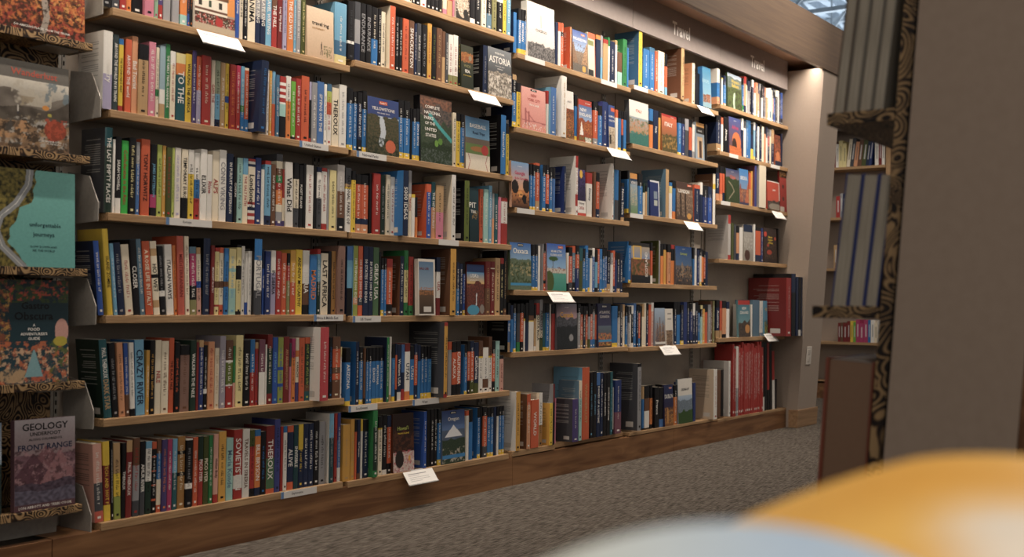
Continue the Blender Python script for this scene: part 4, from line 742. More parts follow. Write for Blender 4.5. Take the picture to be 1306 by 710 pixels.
1804.4,16.2,210,17,0,0,0,0,0|k.2-b.9-y|~w|||
@A2
920.9,29.4,218,15.5,0,0,0,1,0|k.68-w.73-k|~E|||
953.4,26,223.4,16.6,0,0,0,1,0|E.3-e.7-n||||
981,25.5,224.5,16.7,0,0,0,1,0|k|*ENDURANCE~e|||
1007.1,22.7,224.1,13.9,0,0,0,1,0|k|*ENDURANCE~e|||
1033.5,30.8,223.1,16.2,0,0,0,1,0|k.55-b|~W|||
1066.6,14.8,223.2,16.2,0,0,0,0,0|k|~w|||
1081.7,18.8,215.2,14.9,0,0,0,0,0|W|~k|||
1112.5,27.1,244.3,2.5,0,0,0,1,0|O|~w|W||
1153.2,17.8,214,15.1,0,0,0,0,0|k|~w|||
1174,16.5,214.8,16.6,0,0,0,0,0|k|~w|||
1191.1,29.9,214.9,13.5,0,0,0,1,0|O|~R|||
1225.1,25.8,215.3,15.2,0,0,0,1,0|S|SHACKLETON~w|||
1254.7,13.4,209.7,16.5,0,0,0,0,0|n|~w|||
1268.3,21.2,213.7,15,0,0,0,0,0|E|~w|||
1290.1,28.2,213.9,12.2,0,0,0,1,0|k|~e|||
1323.9,23,227.9,15.2,0,0,0,0,0|o3|~r|||
1347.5,23.2,217.9,13.3,0,0,0,0,0|k|~h2|||
1376.4,30.1,220.5,16.3,0,0,0,1,0|S|~s|||
1407.3,16.7,213.1,15.3,0,0,0,0,0|S.5-s||||
1424.5,15,208.8,13.5,0,0,0,0,0|E|~w|||
1444.4,26.3,208.5,16.5,0,0,0,0,0|w.8-h3|~r|||
1471.1,27.5,212.4,15.1,0,0,0,0,0|w.8-h3|~r|||
1499,9.8,210.4,13.7,0,0,0,0,0|k|~y|||
1509.4,71.1,180.7,4,0,0,0,1,0|x|||wildsea|
1646.6,27.5,207.5,11.5,0,0,0,0,0|n|~e|k||
1674.6,151.3,208.3,4,0,0,0,1,0|x|||astoria|
@Z2
1204.6,14.9,226.5,16.4,0,0,0,0,0|w||||
1220.2,15,225.1,15.5,0,0,0,0,0|W|~k|||
1236,15.1,234.7,14.6,0,0,0,0,0|k|~w|||
1251.9,27,212,13.8,0,0,0,0,0|k|~w|||
1282.4,30.8,222.5,15.6,0,0,0,0,0|w|~r|||
1314.1,22.5,224.9,14.7,0,0,0,0,0|k|~w|||
1336.8,20.9,215,13.2,0,0,0,0,0|k|~w|||
1358.6,19.4,229.5,12.4,0,0,0,0,0|k|~w|||
1384,19.9,227.4,16.5,0,0,0,0,0|k|~Y|||
1404.5,21.8,234.5,12.6,0,0,0,0,0|W.9-p||||
1431.8,29.3,222.7,16.1,0,0,0,0,0|S.2-r.7-s||||
1461.7,8.5,231.1,12,0,0,0,0,0|w.5-p||||
1470.8,81,225.6,4,0,0,0,1,0|x|||dog|
1563.5,29.6,228.3,12.1,0,0,0,0,0|k.9-w||||
1595.1,32.9,222,12.2,0,0,0,0,0|k|~w|||
1634.4,29.4,219,12.7,0,0,0,0,0|W|~k|||
1671.9,29.8,228.7,16.5,0,0,0,0,0|k.7-b3|~w|||
1705.3,28.2,217.5,16.1,0,0,0,0,0|h3|~k|||
1737.1,34.6,225.1,13.9,0,0,0,0,0|k.3-w.4-k|~w|||
1771.7,20.6,220.3,12.2,0,0,0,0,0|y|~k|||
1801.9,25,228.9,16.9,0,0,0,0,0|c|~w|||
@A3
1844.5,20.9,180.5,15.5,0,0,0,0,0|b||n||
1878,19.7,204.2,15.9,0,0,0,0,0|k.25-b.88-y|*WISCONSIN~w|||
1898.7,17.9,205,15.5,0,0,0,0,0|k.25-b.88-y|*MICHIGAN~w|||
1917.2,13.2,206.1,14.2,0,0,0,0,0|k.25-b.88-y|~w|||
1931,195.4,253.8,4,0,0,0,1,35|x|||chicago|w
2139.9,18.1,203.3,12.1,0,0,0,0,0|n||||
2165.1,19.9,208.4,16.4,0,0,0,0,0|O.2-w||||
2186.8,19.2,210.9,16.7,0,0,0,0,0|O.2-k.3-O|~w|||
2251.9,11.9,207.6,13.4,0,0,0,0,0|o4|~w|O||
2264.5,116.7,199,4,0,0,0,1,0|x|||philadelphia|
2388,57.8,212.5,4,0,0,0,1,0|x|||backcover|
2463.6,36.9,216.8,15.1,0,0,0,0,0|o.1-n||||
2503.8,17,221.1,16.2,0,0,0,0,0|e.5-c||||
2521.4,41.4,208.8,13.6,0,0,0,0,0|r.1-s||||
2566.7,13.8,226.5,15.1,0,0,0,0,0|g.2-w||||
2581.1,43.2,211.3,13.3,0,0,0,0,0|n|~w|||
2628,16.6,224.1,14.6,0,0,0,0,0|s.1-w||||
2645.8,39.9,168.9,12.2,0,0,0,0,0|S.6-a||||
2686.3,35.7,243.2,8.3,0,0,0,0,0|g|~G|g||
2731.3,15.4,207.8,13.4,0,0,0,0,0|b||||
@A4
2828.1,32.6,293.9,6.6,0,170,0,0,0|y|~k|b2||
2879.1,59.9,212.2,12.7,0,0,0,1,0|b|~w|||
2946.7,47.2,233.8,15.8,0,0,0,0,0|b2.1-b|~w|||
2995,27.8,220.5,12.4,0,0,0,0,0|O|~w|||
3032.8,60.7,232.5,16.9,0,0,0,1,0|W|~k|||
3094.2,23.5,227.8,12.8,0,0,0,0,0|k.3-O.8-c||||
3230.9,33.2,285.3,-7.5,0,170,1,0,0|s|~k|S||
3362.8,31,229.8,3.1,0,0,0,0,0|W|~k|o4||
3423.4,49,186.9,16.7,0,0,0,0,0|k.1-k||||
3473,96.1,232.3,-6,0,0,0,1,30|x|||europe|b
@A5
3670,29.6,210,14.5,0,0,0,0,0|w.4-b.8-o4|~n|||
3700.4,19.2,192.7,13.7,0,0,0,0,0|k.2-E-w||||
3722.7,17.2,165.2,14.3,0,0,0,0,0|y.05-w||||
3753.2,30.3,183,17,0,0,0,0,0|n.3-b.9-o4|~w|||
3784,176.3,206.8,4,0,0,0,1,0|x|||balkans|
3983.5,21.3,210.9,14.9,0,0,0,0,0|k.2-b.8-g|~w|||
4004.8,29.3,226.3,13.8,0,0,0,0,0|r.2-o4.8-n||||
4034.1,19.6,220.5,18,0,0,0,0,0|k.2-W||||
4053.7,31,207.7,15.3,0,0,0,0,0|n.3-e||||
4084.6,22,220.3,17.8,0,0,0,0,0|k-s|~w|||
4106.6,25.6,222.7,12.7,0,0,0,0,0|w.2-n|~w|||
4132.2,26.8,209.5,12.1,0,0,0,0,0|O.1-O.3-w|~w|||
4159.1,30.1,214.7,13.1,0,0,0,0,0|o4|~w|||
4189.2,19.1,215.6,13.9,0,0,0,0,0|n.3-o4.8-w|~w|||
4208.3,29.3,219.3,17.9,0,0,0,0,0|e.2-E||||
4237.6,20.5,219.3,12.8,0,0,0,0,0|k.4-w|~w|||
4258,27.6,207,15.1,0,0,0,0,0|n|~w|||
4285.6,18.4,208.4,17.1,0,0,0,0,0|o.3-e|~w|||
4304.1,28.2,207.2,13.8,0,0,0,0,0|w.3-s|~w|||
4332.3,20.5,209.8,13.7,0,0,0,0,0|w|~w|||
4352.8,20.8,216.7,13.3,0,0,0,0,0|w.7-b3.9-w||||
4373.6,18.5,206.3,12.3,0,0,0,0,0|W|~w|||
4392.2,22.4,221.5,15.5,0,0,0,0,0|n.3-o4.7-n|~w|||
4414.5,22.4,202.5,15.4,0,0,0,0,0|k.2-B|~w|||
4437,31.1,217.7,13.3,0,0,0,0,0|w.2-E|~w|||
4468.1,26.1,219.5,15.4,0,0,0,0,0|w|~w|||
4494.2,22.9,201.7,15,0,0,0,0,0|n.2-n|~w|||
4517.1,31.2,214.5,16.2,0,0,0,0,0|B.8-k|~w|||
@B3
1840,27.4,232.2,12.7,0,0,0,0,0|s.1-k.35-b.9-y|~w|n||
1872,25.8,200.1,13.9,0,0,0,0,0|k.2-y|~k|||
1898.4,168,190.6,4,0,0,0,1,0|x|||nyc|
2083.1,14.9,201.2,13.8,0,0,0,0,0|r.3-w||||
2099.8,40.5,221.5,4.2,0,0,0,1,0|B2|~w|c||
2173,39.2,287.5,-2.3,0,170,1,1,0|w|~s|w||
2224,55.7,227.6,4,0,0,0,1,0|x|||autumnnarrow|
2299.1,19.7,221.1,15.9,0,0,0,0,0|k.25-b.9-y||||
2319.3,105.7,204.4,4,0,0,0,1,0|x|||newengland|
2445.2,37.6,213,14.1,0,0,0,0,0|k.2-O.85-e|~w|||
2486,31.5,199.9,12.6,0,0,0,0,0|k.25-b|~w|||
2521.5,45,226.8,13.5,0,0,0,1,0|n2|~w|v2||
2567.1,51.2,216.6,4,0,0,0,1,0|x|||georgetown|
2638.9,21.6,204.7,16.5,0,0,0,0,0|O.2-w||||
2661.1,24.6,204.2,14.4,0,0,0,0,0|k.2-b.93-y||||
2692,16.3,204.8,16.9,0,0,0,0,0|k.2-O.6-n||||
2708.9,23.4,203.8,14.6,0,0,0,0,0|k.2-b.93-y||||
@B4
2749.7,178.8,227.2,4,0,0,0,1,30|x|||italy|E
2949.9,33.4,211.8,15.1,0,0,0,0,0|b.3-k.4-o||||
2986.3,49.3,210.6,15,0,0,0,0,0|n|*Italy~w|||
3038.7,20.7,208.6,15,0,0,0,0,0|k.15-o3||||
3060,152.5,203.9,4,0,0,0,1,0|x|||italyred|
3232.2,36.4,209.7,12.1,0,0,0,0,0|k.15-b.93-y|~w|||
3275.3,33.4,211.9,14.2,0,0,0,0,0|k.15-n2|~w|||
3315.1,39.3,214.3,16,0,0,0,0,0|e.3-E||||
3355,29.4,214.8,12.7,0,0,0,0,0|k.2-O.8-n||||
3390.5,23.9,193.5,12.2,0,0,0,0,0|w.8-e||||
3415,98.2,211.2,4,0,0,0,1,0|x|||alsace|
3532.9,23.4,214.5,13.4,0,0,0,0,0|k||||
@B5
3664.1,55.4,211.5,14.2,0,0,0,0,0|k.2-n.8-s|~w|||
3722.2,22.7,204.7,13.6,0,0,0,0,0|O.2-w||||
3751.8,56.6,214.1,13.2,0,0,0,0,0|k|*Africa~w|||
3809.1,149,223.9,4,0,0,0,1,0|x|||africa|
3980.6,26.4,238.7,16.7,0,0,0,0,0|w.3-n||||
4007,31.5,228,14.9,0,0,0,0,0|E.2-w|~w|||
4038.5,29.5,237,14.6,0,0,0,0,0|b2.2-b|~w|||
4068,35.9,240.9,17.7,0,0,0,0,0|b||||
4103.9,35.5,223.9,17.6,0,0,0,0,0|k.3-n.7-y||||
4139.4,25,238.2,16.5,0,0,0,0,0|w.2-c.9-y|~w|||
4164.4,26.2,232.3,15.9,0,0,0,0,0|n|~w|||
4190.7,29.4,221.1,17.3,0,0,0,0,0|w|~w|||
4220,29.5,237.4,13.9,0,0,0,0,0|k.2-n|~w|||
4249.5,26.7,228.3,13.9,0,0,0,0,0|W|~w|||
4276.2,34.4,231.9,16.7,0,0,0,0,0|k.2-o4||||
4310.6,24.1,235.2,16,0,0,0,0,0|n.3-w|~w|||
4334.7,28.3,224.5,16.6,0,0,0,0,0|E.2-r.5-n|~w|||
4363,22.9,226.1,16.3,0,0,0,0,0|e.2-W||||
4386,34.7,231.7,14.4,0,0,0,0,0|s.4-n|~w|||
4421.2,82.2,201,4,0,0,0,1,0|x|||orangeface|
4525,16.3,220.2,12.4,0,0,0,0,0|n||||
@C3
1835.3,119.8,205.3,4,0,0,0,1,0|x|||georgia|
1973.3,17,206.9,16.6,0,0,0,0,0|k.25-b.93-y|~w|||
1990.9,16.1,206.6,13.4,0,0,0,0,0|k.25-b.93-y|~w|||
2012.4,28.7,216.7,16.2,0,0,0,0,0|O.05-k.2-O.8-s|~w|||
2062.6,24,214.4,16.8,0,0,0,0,0|k.25-b.93-y|~w|b||
2087.8,23.6,216,16.1,0,0,0,0,0|k.2-O.83-n|~w|||
2112,19.5,206.3,13,0,0,0,0,0|k.25-b.93-y|~w|||
2138.2,18.2,210.8,16.6,0,0,0,0,0|k.25-B2||||
2223.7,14.3,225.8,16.6,0,0,0,0,0|n|~w|n2||
2294.8,19.7,283.3,2,0,170,1,0,0|r.2-w.65-r.85-w|~r|w||
2315.1,64.7,222.9,4,0,0,0,1,0|x|||disney|
2395.2,44.6,215.6,12,0,0,0,0,0|r.25-w|Disney~n|||
2456,17.9,225.8,13.5,0,0,0,0,0|S||||
2477.8,27.6,223.9,14.6,0,0,0,0,0|k.2-O.8-n|~w|||
2591.5,15,281.8,-0.9,0,170,1,0,0|w|~r|w||
2630.4,35.4,255.6,12.5,0,0,0,0,0|b.6-E||c||
2672.3,17.9,257.2,15.2,0,0,0,0,0|k||||
2692.9,28.3,196.2,15.3,0,0,0,0,0|k.1-n.9-s|*Nova Scotia~w|||
@C4
2749.7,14.7,218.4,15.2,0,0,0,0,0|k.2-b.9-y||||
2764.9,65.1,207.2,4,0,0,0,1,0|x|||venice|
2849.2,40.3,213.7,14.7,0,0,0,0,0|k.3-b|~w|||
2898.7,15.3,168.2,15.4,0,0,0,0,0|G.3-W||||
2914.6,15.4,156,12.3,0,0,0,0,0|k.2-s||||
2936.1,15.1,149.4,14.2,0,0,0,0,0|b3||||
2951.7,89.2,190.6,4,0,0,0,1,0|x|||blueface|
3096.9,31.3,264.8,2.5,0,170,0,0,0|s||b3||
3152.8,31.8,199.5,15.8,0,0,0,0,0|b.1-Y.3-w||||
3184.6,33,212.3,13.6,0,0,0,0,0|k.2-b.8-o||||
3218.1,173.7,213,4,0,0,0,1,0|x|||london|
3416.9,63.1,213.4,13.4,0,0,0,0,0|O.1-n|~w|O||
3486.5,26.8,233.5,14.9,0,0,0,0,0|w.3-n||||
3513.9,54.6,217.7,12.6,0,0,0,0,0|k.3-n2|~w|||
3577,43.8,218.6,15.2,0,0,0,0,0|n.3-B|~w|||
3625.9,30.2,298,12.4,0,0,0,0,0|W.2-y.3-w||S||
@C5
3672.3,38.2,201.3,16.8,0,0,0,0,0|k.2-n.8-o4|*India~w|||
3711.1,29.7,204.8,12.8,0,0,0,0,0|k.2-O.8-o4||||
3748.8,25.6,206.1,15.8,0,0,0,0,0|k.2-O.75-n||||
3774.9,165.7,201.9,4,0,0,0,1,0|x|||china|
3944.7,114.7,218.8,4,0,0,0,1,0|x|||seoul|
4080.1,25.1,208,13.5,0,0,0,0,0|O.5-s||||
4108.5,16.9,220.6,13.8,0,0,0,0,0|o3||||
4136.1,28.4,256.7,4.6,0,0,0,0,0|v2||M||
4179.6,94.2,266,-5.3,0,0,0,1,0|W||e2||
4297.4,174.8,182.3,-6,0,0,0,1,0|x|||japan|
4498.7,99.3,266,4,0,0,0,1,0|k.1-r|||redface|
@D3
1835.3,141.6,209.9,4,0,0,0,1,0|x|||oaxaca|
1992.2,21.4,208.2,14.4,0,0,0,0,0|k.25-b.93-y|~w|||
2016.4,18.9,209.4,15.3,0,0,0,0,0|k.25-b.93-y|~w|||
2037.3,13.6,204.6,14.7,0,0,0,0,0|w||||
2075.7,16.3,215.5,14.9,0,0,0,0,0|k.2-O.78-k.85-O|~w|e||
2092.6,140.4,219.2,4,0,0,0,1,0|x|||miami|
2248.5,13.6,182.5,13,0,0,0,0,0|w.8-k||||
2265.4,28.4,209.5,15.5,0,0,0,0,0|k.2-O.8-E|~w|||
2293.8,25,217,16.9,0,0,0,0,0|O.15-b3.8-k|~w|||
2318.8,25.5,221.1,12.9,0,0,0,0,0|k.2-O.5-n2|~w|||
2344.3,28.3,210.7,13.1,0,0,0,0,0|t.3-h||||
2372.6,22.2,207.8,13.7,0,0,0,0,0|k.3-b.93-y|~w|||
2394.8,20.7,224.1,13.1,0,0,0,0,0|b|~w|||
2415.5,20.4,204.7,17.4,0,0,0,0,0|k.2-b.9-y||||
2435.9,20.5,204.7,17.1,0,0,0,0,0|k.2-w|~w|||
2456.4,20.3,215.8,17.4,0,0,0,0,0|w.2-B2|~w|||
2476.8,20.5,209.8,14.3,0,0,0,0,0|k.3-c.9-k||||
2497.3,19.2,212.8,17.1,0,0,0,0,0|O.1-O.8-E|~w|||
2516.5,22.6,213.9,17.6,0,0,0,0,0|b|~w|||
2539.1,21.3,218.9,16.6,0,0,0,0,0|k.25-b.93-y|~w|||
2560.4,18.7,221.7,17.1,0,0,0,0,0|k.2-B2.9-s|~w|||
2579,27.7,207.3,16.1,0,0,0,0,0|k.3-n.8-s|~w|||
2606.8,18.8,198.4,12.1,0,0,0,0,0|e.3-w|~w|||
2625.5,18.3,211.2,14,0,0,0,0,0|O.2-O.85-n|~w|||
2643.8,17.6,204.4,13.5,0,0,0,0,0|k.2-n2||||
2661.4,30.3,201,15.2,0,0,0,0,0|k.3-n.9-s|~w|||
2691.7,23.1,197.7,15.4,0,0,0,0,0|n|~w|||
@D4
2754.3,25.4,213.6,8.9,0,0,0,0,0|k.1-b.93-y|~w|b||
2780.3,174.5,210.1,4,0,0,0,1,0|x|||scotland|
2969.7,19.6,218.6,12.1,0,0,0,0,0|k.2-O.8-w||||
3050.9,15.1,233.1,13.4,0,0,0,0,0|e||h||
3069.8,25.3,217.4,12.6,0,0,0,0,0|k.3-o||||
3101.5,24.2,219.1,14.3,0,0,0,0,0|k.15-o3||||
3143.6,32.6,219.4,15.7,0,0,0,0,0|k.2-o4|~k|||
3180,34.3,218.5,15.8,0,0,0,0,0|r.1-k.4-o||||
3214.9,171.6,213.4,4,0,0,0,1,0|x|||germany|
3410.9,20.5,214.4,15.5,0,0,0,0,0|k.3-b||||
3431.4,24.8,213.2,16,0,0,0,0,0|e.2-w|~w|||
3456.2,27.5,205.3,13.6,0,0,0,0,0|n.3-n2|~w|||
3483.6,21.4,213.5,12.6,0,0,0,0,0|k.2-w.9-y|~w|||
3505.1,27.8,208.3,15.6,0,0,0,0,0|k.2-o.9-k||||
3532.8,17.9,201.7,13.6,0,0,0,0,0|k.2-O.8-k|~w|||
3550.7,27.8,196.7,13.1,0,0,0,0,0|n||||
@D5
3800.3,33.9,266.9,3.1,0,170,1,0,0|r.2-e2.9-r||e2||
3860.5,30,223.1,15.4,0,0,0,0,0|h||||
3890.9,25.9,216.7,13.2,0,0,0,0,0|E||||
3920.7,34.9,208.6,12.9,0,0,0,0,0|k.2-o4.8-n||||
3962.7,44.2,203.4,14.4,0,0,0,0,0|w||||
4007.3,115.3,224.4,4,0,0,0,1,0|x|||malay|
4145.8,23.1,234.2,13.8,0,0,0,0,0|w||||
4174.2,70.2,218.3,14.1,0,0,0,0,0|k.1-O.8-n||||
4249.1,28.5,217.5,14.1,0,0,0,0,0|n2|~w|||
4278,179.3,221.3,4,0,0,0,1,0|x|||malaysia|
4479.7,25.1,229.2,12.6,0,0,0,0,0|k||||
@E3
1835.3,16.1,217.3,16.3,0,0,0,0,0|k.3-B2.8-s|*Brazil~w|k||
1852,13.5,206.6,12.1,0,0,0,0,0|n.3-b||||
1871.6,17.4,215,15.5,0,0,0,0,0|k.2-b.93-y|~w|||
1896.2,20.5,213.2,15.8,0,0,0,0,0|k.2-E.8-g||||
1918.9,19.7,215.2,14.3,0,0,0,0,0|k.2-O.8-k|~w|||
1942.3,9.9,210.2,15.7,0,0,0,0,0|k.3-y.35-w||||
1952.4,20,218,13.4,0,0,0,0,0|k.4-n||||
1974.5,34.3,229.9,12.7,0,0,0,1,0|k.3-S.4-y.42-w||||
2013.2,13.2,210.5,13.8,0,0,0,0,0|k.3-s.9-w||||
2027.9,22.6,217.1,13.3,0,0,0,0,0|r.25-W|*COSTA RICA~k|||
2055.3,21.7,233.7,15.6,0,0,0,0,0|e.6-W.75-h|*PUERTO RICO~k|||
2078.2,15.6,214.1,14.8,0,0,0,0,0|k.2-t.93-y||||
2097.6,26.3,216.2,15.3,0,0,0,0,0|k.2-b.93-y|~w|||
2127.9,10.6,214.3,16.9,0,0,0,0,0|w||||
2143.6,24.2,211.1,15.9,0,0,0,0,0|k.2-r||||
2168.5,156.3,214.5,4,0,0,0,1,0|x|||canada|
2341.4,22.3,214.7,15.4,0,0,0,0,0|k.2-e|~w|||
2363.7,21.9,205.4,17.6,0,0,0,0,0|k.2-O.8-s|~w|||
2385.7,20.1,204.2,15.7,0,0,0,0,0|k.3-E.8-n|~w|||
2405.8,16.4,204,15.5,0,0,0,0,0|k.2-O.8-s|~w|||
2422.2,17.9,219.3,12.2,0,0,0,0,0|k.3-e.8-h||||
2440.1,20.3,206.7,15,0,0,0,0,0|k.2-O.8-B2|~w|||
2460.4,20.6,216.8,15.4,0,0,0,0,0|k.2-e.8-b|~w|||
2481,15.7,204,16,0,0,0,0,0|k.2-O.8-E||||
2497.2,109.8,218.3,4,0,0,0,1,0|x|||baja|
2624.9,47.8,206,14.9,0,0,0,0,0|b.9-y||b||
2675.3,24.3,209.9,16.3,0,0,0,0,0|k.3-e2|~w|||
2699.6,21.1,212.6,16.3,0,0,0,0,0|E.5-n|~w|||
2720.7,21.2,214.6,17.9,0,0,0,0,0|s.3-W|~w|||
@E4
2749.7,17.5,214.7,17.7,0,0,0,0,0|k.25-b.93-y|~w|||
2767.2,17.6,210.7,12.8,0,0,0,0,0|E.4-e|~w|||
2784.8,15.7,210.5,17.4,0,0,0,0,0|k.2-w||||
2800.5,17.8,215.7,15.2,0,0,0,0,0|w.2-k.9-w|~w|||
2818.3,24.7,227,15.6,0,0,0,0,0|B2.2-b|~w|||
2843,18.1,213.8,12.1,0,0,0,0,0|k.2-n|~w|||
2861.2,15.8,219.9,12.4,0,0,0,0,0|k.2-O.8-b|~w|||
2876.9,21.1,211.7,16.8,0,0,0,0,0|k-n||||
2898.1,19.6,223.7,14.2,0,0,0,0,0|s.3-W||||
2917.7,22.2,228.3,17.9,0,0,0,0,0|W|~w|||
2939.9,22.2,228.3,17.7,0,0,0,0,0|k.3-n|~w|||
2962.1,23.7,220.6,15.2,0,0,0,0,0|O.5-O2||||
2985.8,23.7,231.2,15.5,0,0,0,0,0|w.2-p2|~w|||
3010.1,100.5,201.7,4,0,0,0,1,0|x|||spain|
3113.3,77.7,198.4,4,0,0,0,1,0|x|||pagesback|
3216.3,30.3,234.8,16.9,0,0,0,0,0|k.3-n|~w|||
3246.5,37.1,236,17.9,0,0,0,0,0|k.3-b||||
3283.6,31.5,220,14,0,0,0,0,0|k.2-n.9-y|~w|||
3315.1,36.9,236.6,14.5,0,0,0,0,0|n2||||
3352,28.8,231.6,14.4,0,0,0,0,0|k.2-n|~w|||
3380.8,32.1,228.7,12.5,0,0,0,0,0|k.2-n2.9-k|~w|||
3412.9,26.8,230.3,13,0,0,0,0,0|w.3-n|~w|||
3439.7,33.4,236.2,13.1,0,0,0,0,0|k.2-n|~w|||
3473.1,27.2,219.3,16.5,0,0,0,0,0|k.2-b.93-y|~w|||
3500.3,22.8,219.6,13.1,0,0,0,0,0|Y.1-k.3-a|~w|||
3523.1,29.3,220.1,15.6,0,0,0,0,0|k.1-o3|~w|||
3552.4,32.1,224.1,17.9,0,0,0,0,0|k.2-O||||
3588.6,32.4,223,14.5,0,0,0,0,0|e|~w|||
3621,23.6,243,18,0,0,0,0,0|S|~w|||
3644.5,16.6,244.8,13.5,0,0,0,0,0|h3|~w|||
@E5
3681.3,38,225.1,12.8,0,0,0,0,0|k.2-n.8-s|*Australia~w|||
3726.4,25.6,220.2,14.5,0,0,0,0,0|r.2-O.8-s||||
3759.8,46.9,220.5,16.4,0,0,0,0,0|k.2-o4.9-k||||
3807.2,34.3,215.5,13.7,0,0,0,0,0|n.2-w||||
3943.8,151.7,225.1,4,0,0,0,1,0|x|||newzealand|
4117.2,18.9,201,13,0,0,0,0,0|w||||
4148.3,91.2,229.1,16.9,0,0,0,1,0|b3||b3||
4244.2,44,224.1,16.8,0,0,0,0,0|w.9-e|~b|||
4288.7,43.7,224.3,4,0,0,0,1,0|x|||fiji|
4360.3,69.8,372.8,-114.2,0,280,1,1,0|r|~w|R||
4430.8,63.1,400.7,-116.3,0,280,1,1,0|n.3-k||k||
4496.1,32,381.5,-117.8,0,260,0,0,0|n||||
4535.2,32.3,382.6,-116.9,0,260,0,0,0|k.9-w||||
4578.4,19.6,381.6,-114.4,0,260,0,0,0|n|~e|||
@F3
1871.8,29.1,260.2,-5.7,0,170,0,1,0|o3|~k|w||
1946.7,25.3,245.8,-5.4,0,0,0,0,0|O.2-o4|~w|S||
1980.2,53.7,216.2,-2.4,0,0,0,1,0|O|*WORLD~w|||
2042.7,23.7,244.2,2.9,0,0,0,0,0|w.6-s2|~k|W||
2108.1,21.9,193.1,-6.2,0,0,0,0,0|y|~k|o3||
2133.3,12.2,279.6,-5.4,0,0,0,0,0|R.3-k||e||
2174.1,8.7,210.6,16.1,0,0,0,0,0|p||||
2257.1,43.8,201.8,-25.8,0,0,1,0,0|v|~w|E||
2315.9,23.5,284.7,-16.4,0,0,0,0,0|W.3-a|~k|b3||
2346,58.4,345.6,-13.4,0,180,1,1,0|O|WANDERLUST~s|c||
2421.8,21.6,318.5,-4.5,0,0,0,0,0|k|~c|||
2446.6,27.3,321.2,-4.2,0,0,0,0,0|k|EPIC JOURNEYS~c|||
2477,27.6,315.6,-4,0,0,0,0,0|B2.2-n|DRIVES OF A LIFETIME~w|||
2505.1,22.2,314.4,-5.6,0,0,0,0,0|n|~w|||
2528.5,25.2,310.7,-6.7,0,0,0,0,0|k|FOOD JOURNEYS~w|||
2555.5,28.3,311.8,-7.4,0,0,0,0,0|k|*JOURNEYS OF A LIFETIME~w|||
2590.5,20,314.3,-4.7,0,0,0,0,0|t|~c|||
2628.2,6.1,233.1,5.7,0,0,0,0,0|w.9-k||||
2634.9,52.7,269.6,-3.5,0,0,0,1,0|n2.6-M|~w|||
2808.2,33.8,345,-23.4,0,180,1,0,0|k.05-e|~k|E||
2908.3,15.7,219.6,14.5,0,0,0,0,0|s.3-b||||
2930.2,44.5,221.7,14.4,0,0,0,0,0|k.3-S.6-w||||
@F4
2987.2,21.1,231.1,16.8,0,0,0,0,0|k.3-o.9-k|~k|||
3025.7,42.8,218.3,12.4,0,0,0,0,0|k|*France~w|||
3073.8,40,212.8,13.9,0,0,0,0,0|k.8-B2||||
3114.4,88.2,223.1,4,0,0,0,1,0|x|||tour|
3223.4,31.2,216.6,15,0,0,0,0,0|k.3-o|~w|||
3255.2,151.7,247.1,4,0,0,0,1,0|x|||germanyw|
3426.8,25.7,217.8,12.8,0,0,0,0,0|n2||||
3585.6,39.7,287.9,-30.5,0,170,1,0,0|w|~r|s3||
3705.2,37,277,12.9,0,0,0,0,0|S||||
3747.8,29.9,276.9,13.9,0,0,0,0,0|k||||
3778.2,21.8,328.1,-22.1,0,180,1,0,0|w|~e|e2||
@F5
3873.2,18.7,436.1,4.6,0,0,0,0,0|r|~w|||
3891.8,22.1,407.8,4,0,0,0,0,0|r|~w|||
3913.9,19.5,422.1,3,0,0,0,0,0|w.6-e|~w|||
3933.4,17,419.3,7,0,0,0,0,0|w.6-e|~w|||
3950.4,20.3,428.2,5.2,0,0,0,0,0|r|~w|||
3970.8,22.6,410.6,4.3,0,0,0,0,0|r|~w|||
3993.3,18.5,444.3,5.8,0,0,0,0,0|r|~w|||
4011.8,18.1,433.6,2.6,0,0,0,0,0|r||||
4029.9,20,422.8,3.8,0,0,0,0,0|r|~w|||
4049.9,22.8,436.5,4.1,0,0,0,0,0|r|~w|||
4072.7,15.5,435.4,4.9,0,0,0,0,0|r|~w|||
4088.2,22.6,429.7,7.2,0,0,0,0,0|r|~w|||
4110.8,15.7,435.5,4.7,0,0,0,0,0|r|~w|||
4126.5,25,431.5,4.4,0,0,0,0,0|r||||
4151.5,17.2,406.6,5.6,0,0,0,0,0|r.3-r|~w|||
4168.8,24.3,416,6.6,0,0,0,0,0|r.3-r|~w|||
4193,15.5,443.4,3.9,0,0,0,0,0|r|~w|||
4208.5,20.6,420.9,6.1,0,0,0,0,0|r|~w|||
4229.1,18,443.4,4.2,0,0,0,0,0|r||||
4247.1,23.7,406,2.1,0,0,0,0,0|r|~w|||
4275.2,38.7,439.8,14,-0.018,0,0,0,0|k.8-w||||
4322.1,32.6,436.8,16,-0.023,0,0,0,0|k||||
4358.9,28.5,432.9,15.9,-0.023,0,0,0,0|r.7-k||||
4389.4,35.4,427.2,14.8,-0.028,0,0,0,0|k||||
4432.9,33.5,376,16.6,-0.032,0,0,0,0|r.5-w||||
4469.9,24.8,193.1,16.1,0,0,0,0,0|k||||'''
rows = {}; cur = None
for ln in BOOKS.strip().split('\n'):
    if ln[0] == '@': cur = ln[1:]; rows[cur] = []; continue
    p = ln.split('|'); n = [float(q) for q in p[0].split(',')]
    d = dict(x=n[0]/1000, w=n[1]/1000, h=n[2]/1000, y=n[3]/1000, lean=n[4], d=n[5]/1000, hb=n[6], ind=n[7], th=n[8]/1000, bands=p[1], t=p[2], side=p[3], face=p[4], ec=p[5], row=cur)
    rows[cur].append(d)
    for seg in p[2].split(';'):
        s = seg.split('~')[0].lstrip('*')
        if s: prepare_strings.append(s)
prepare_text(prepare_strings)

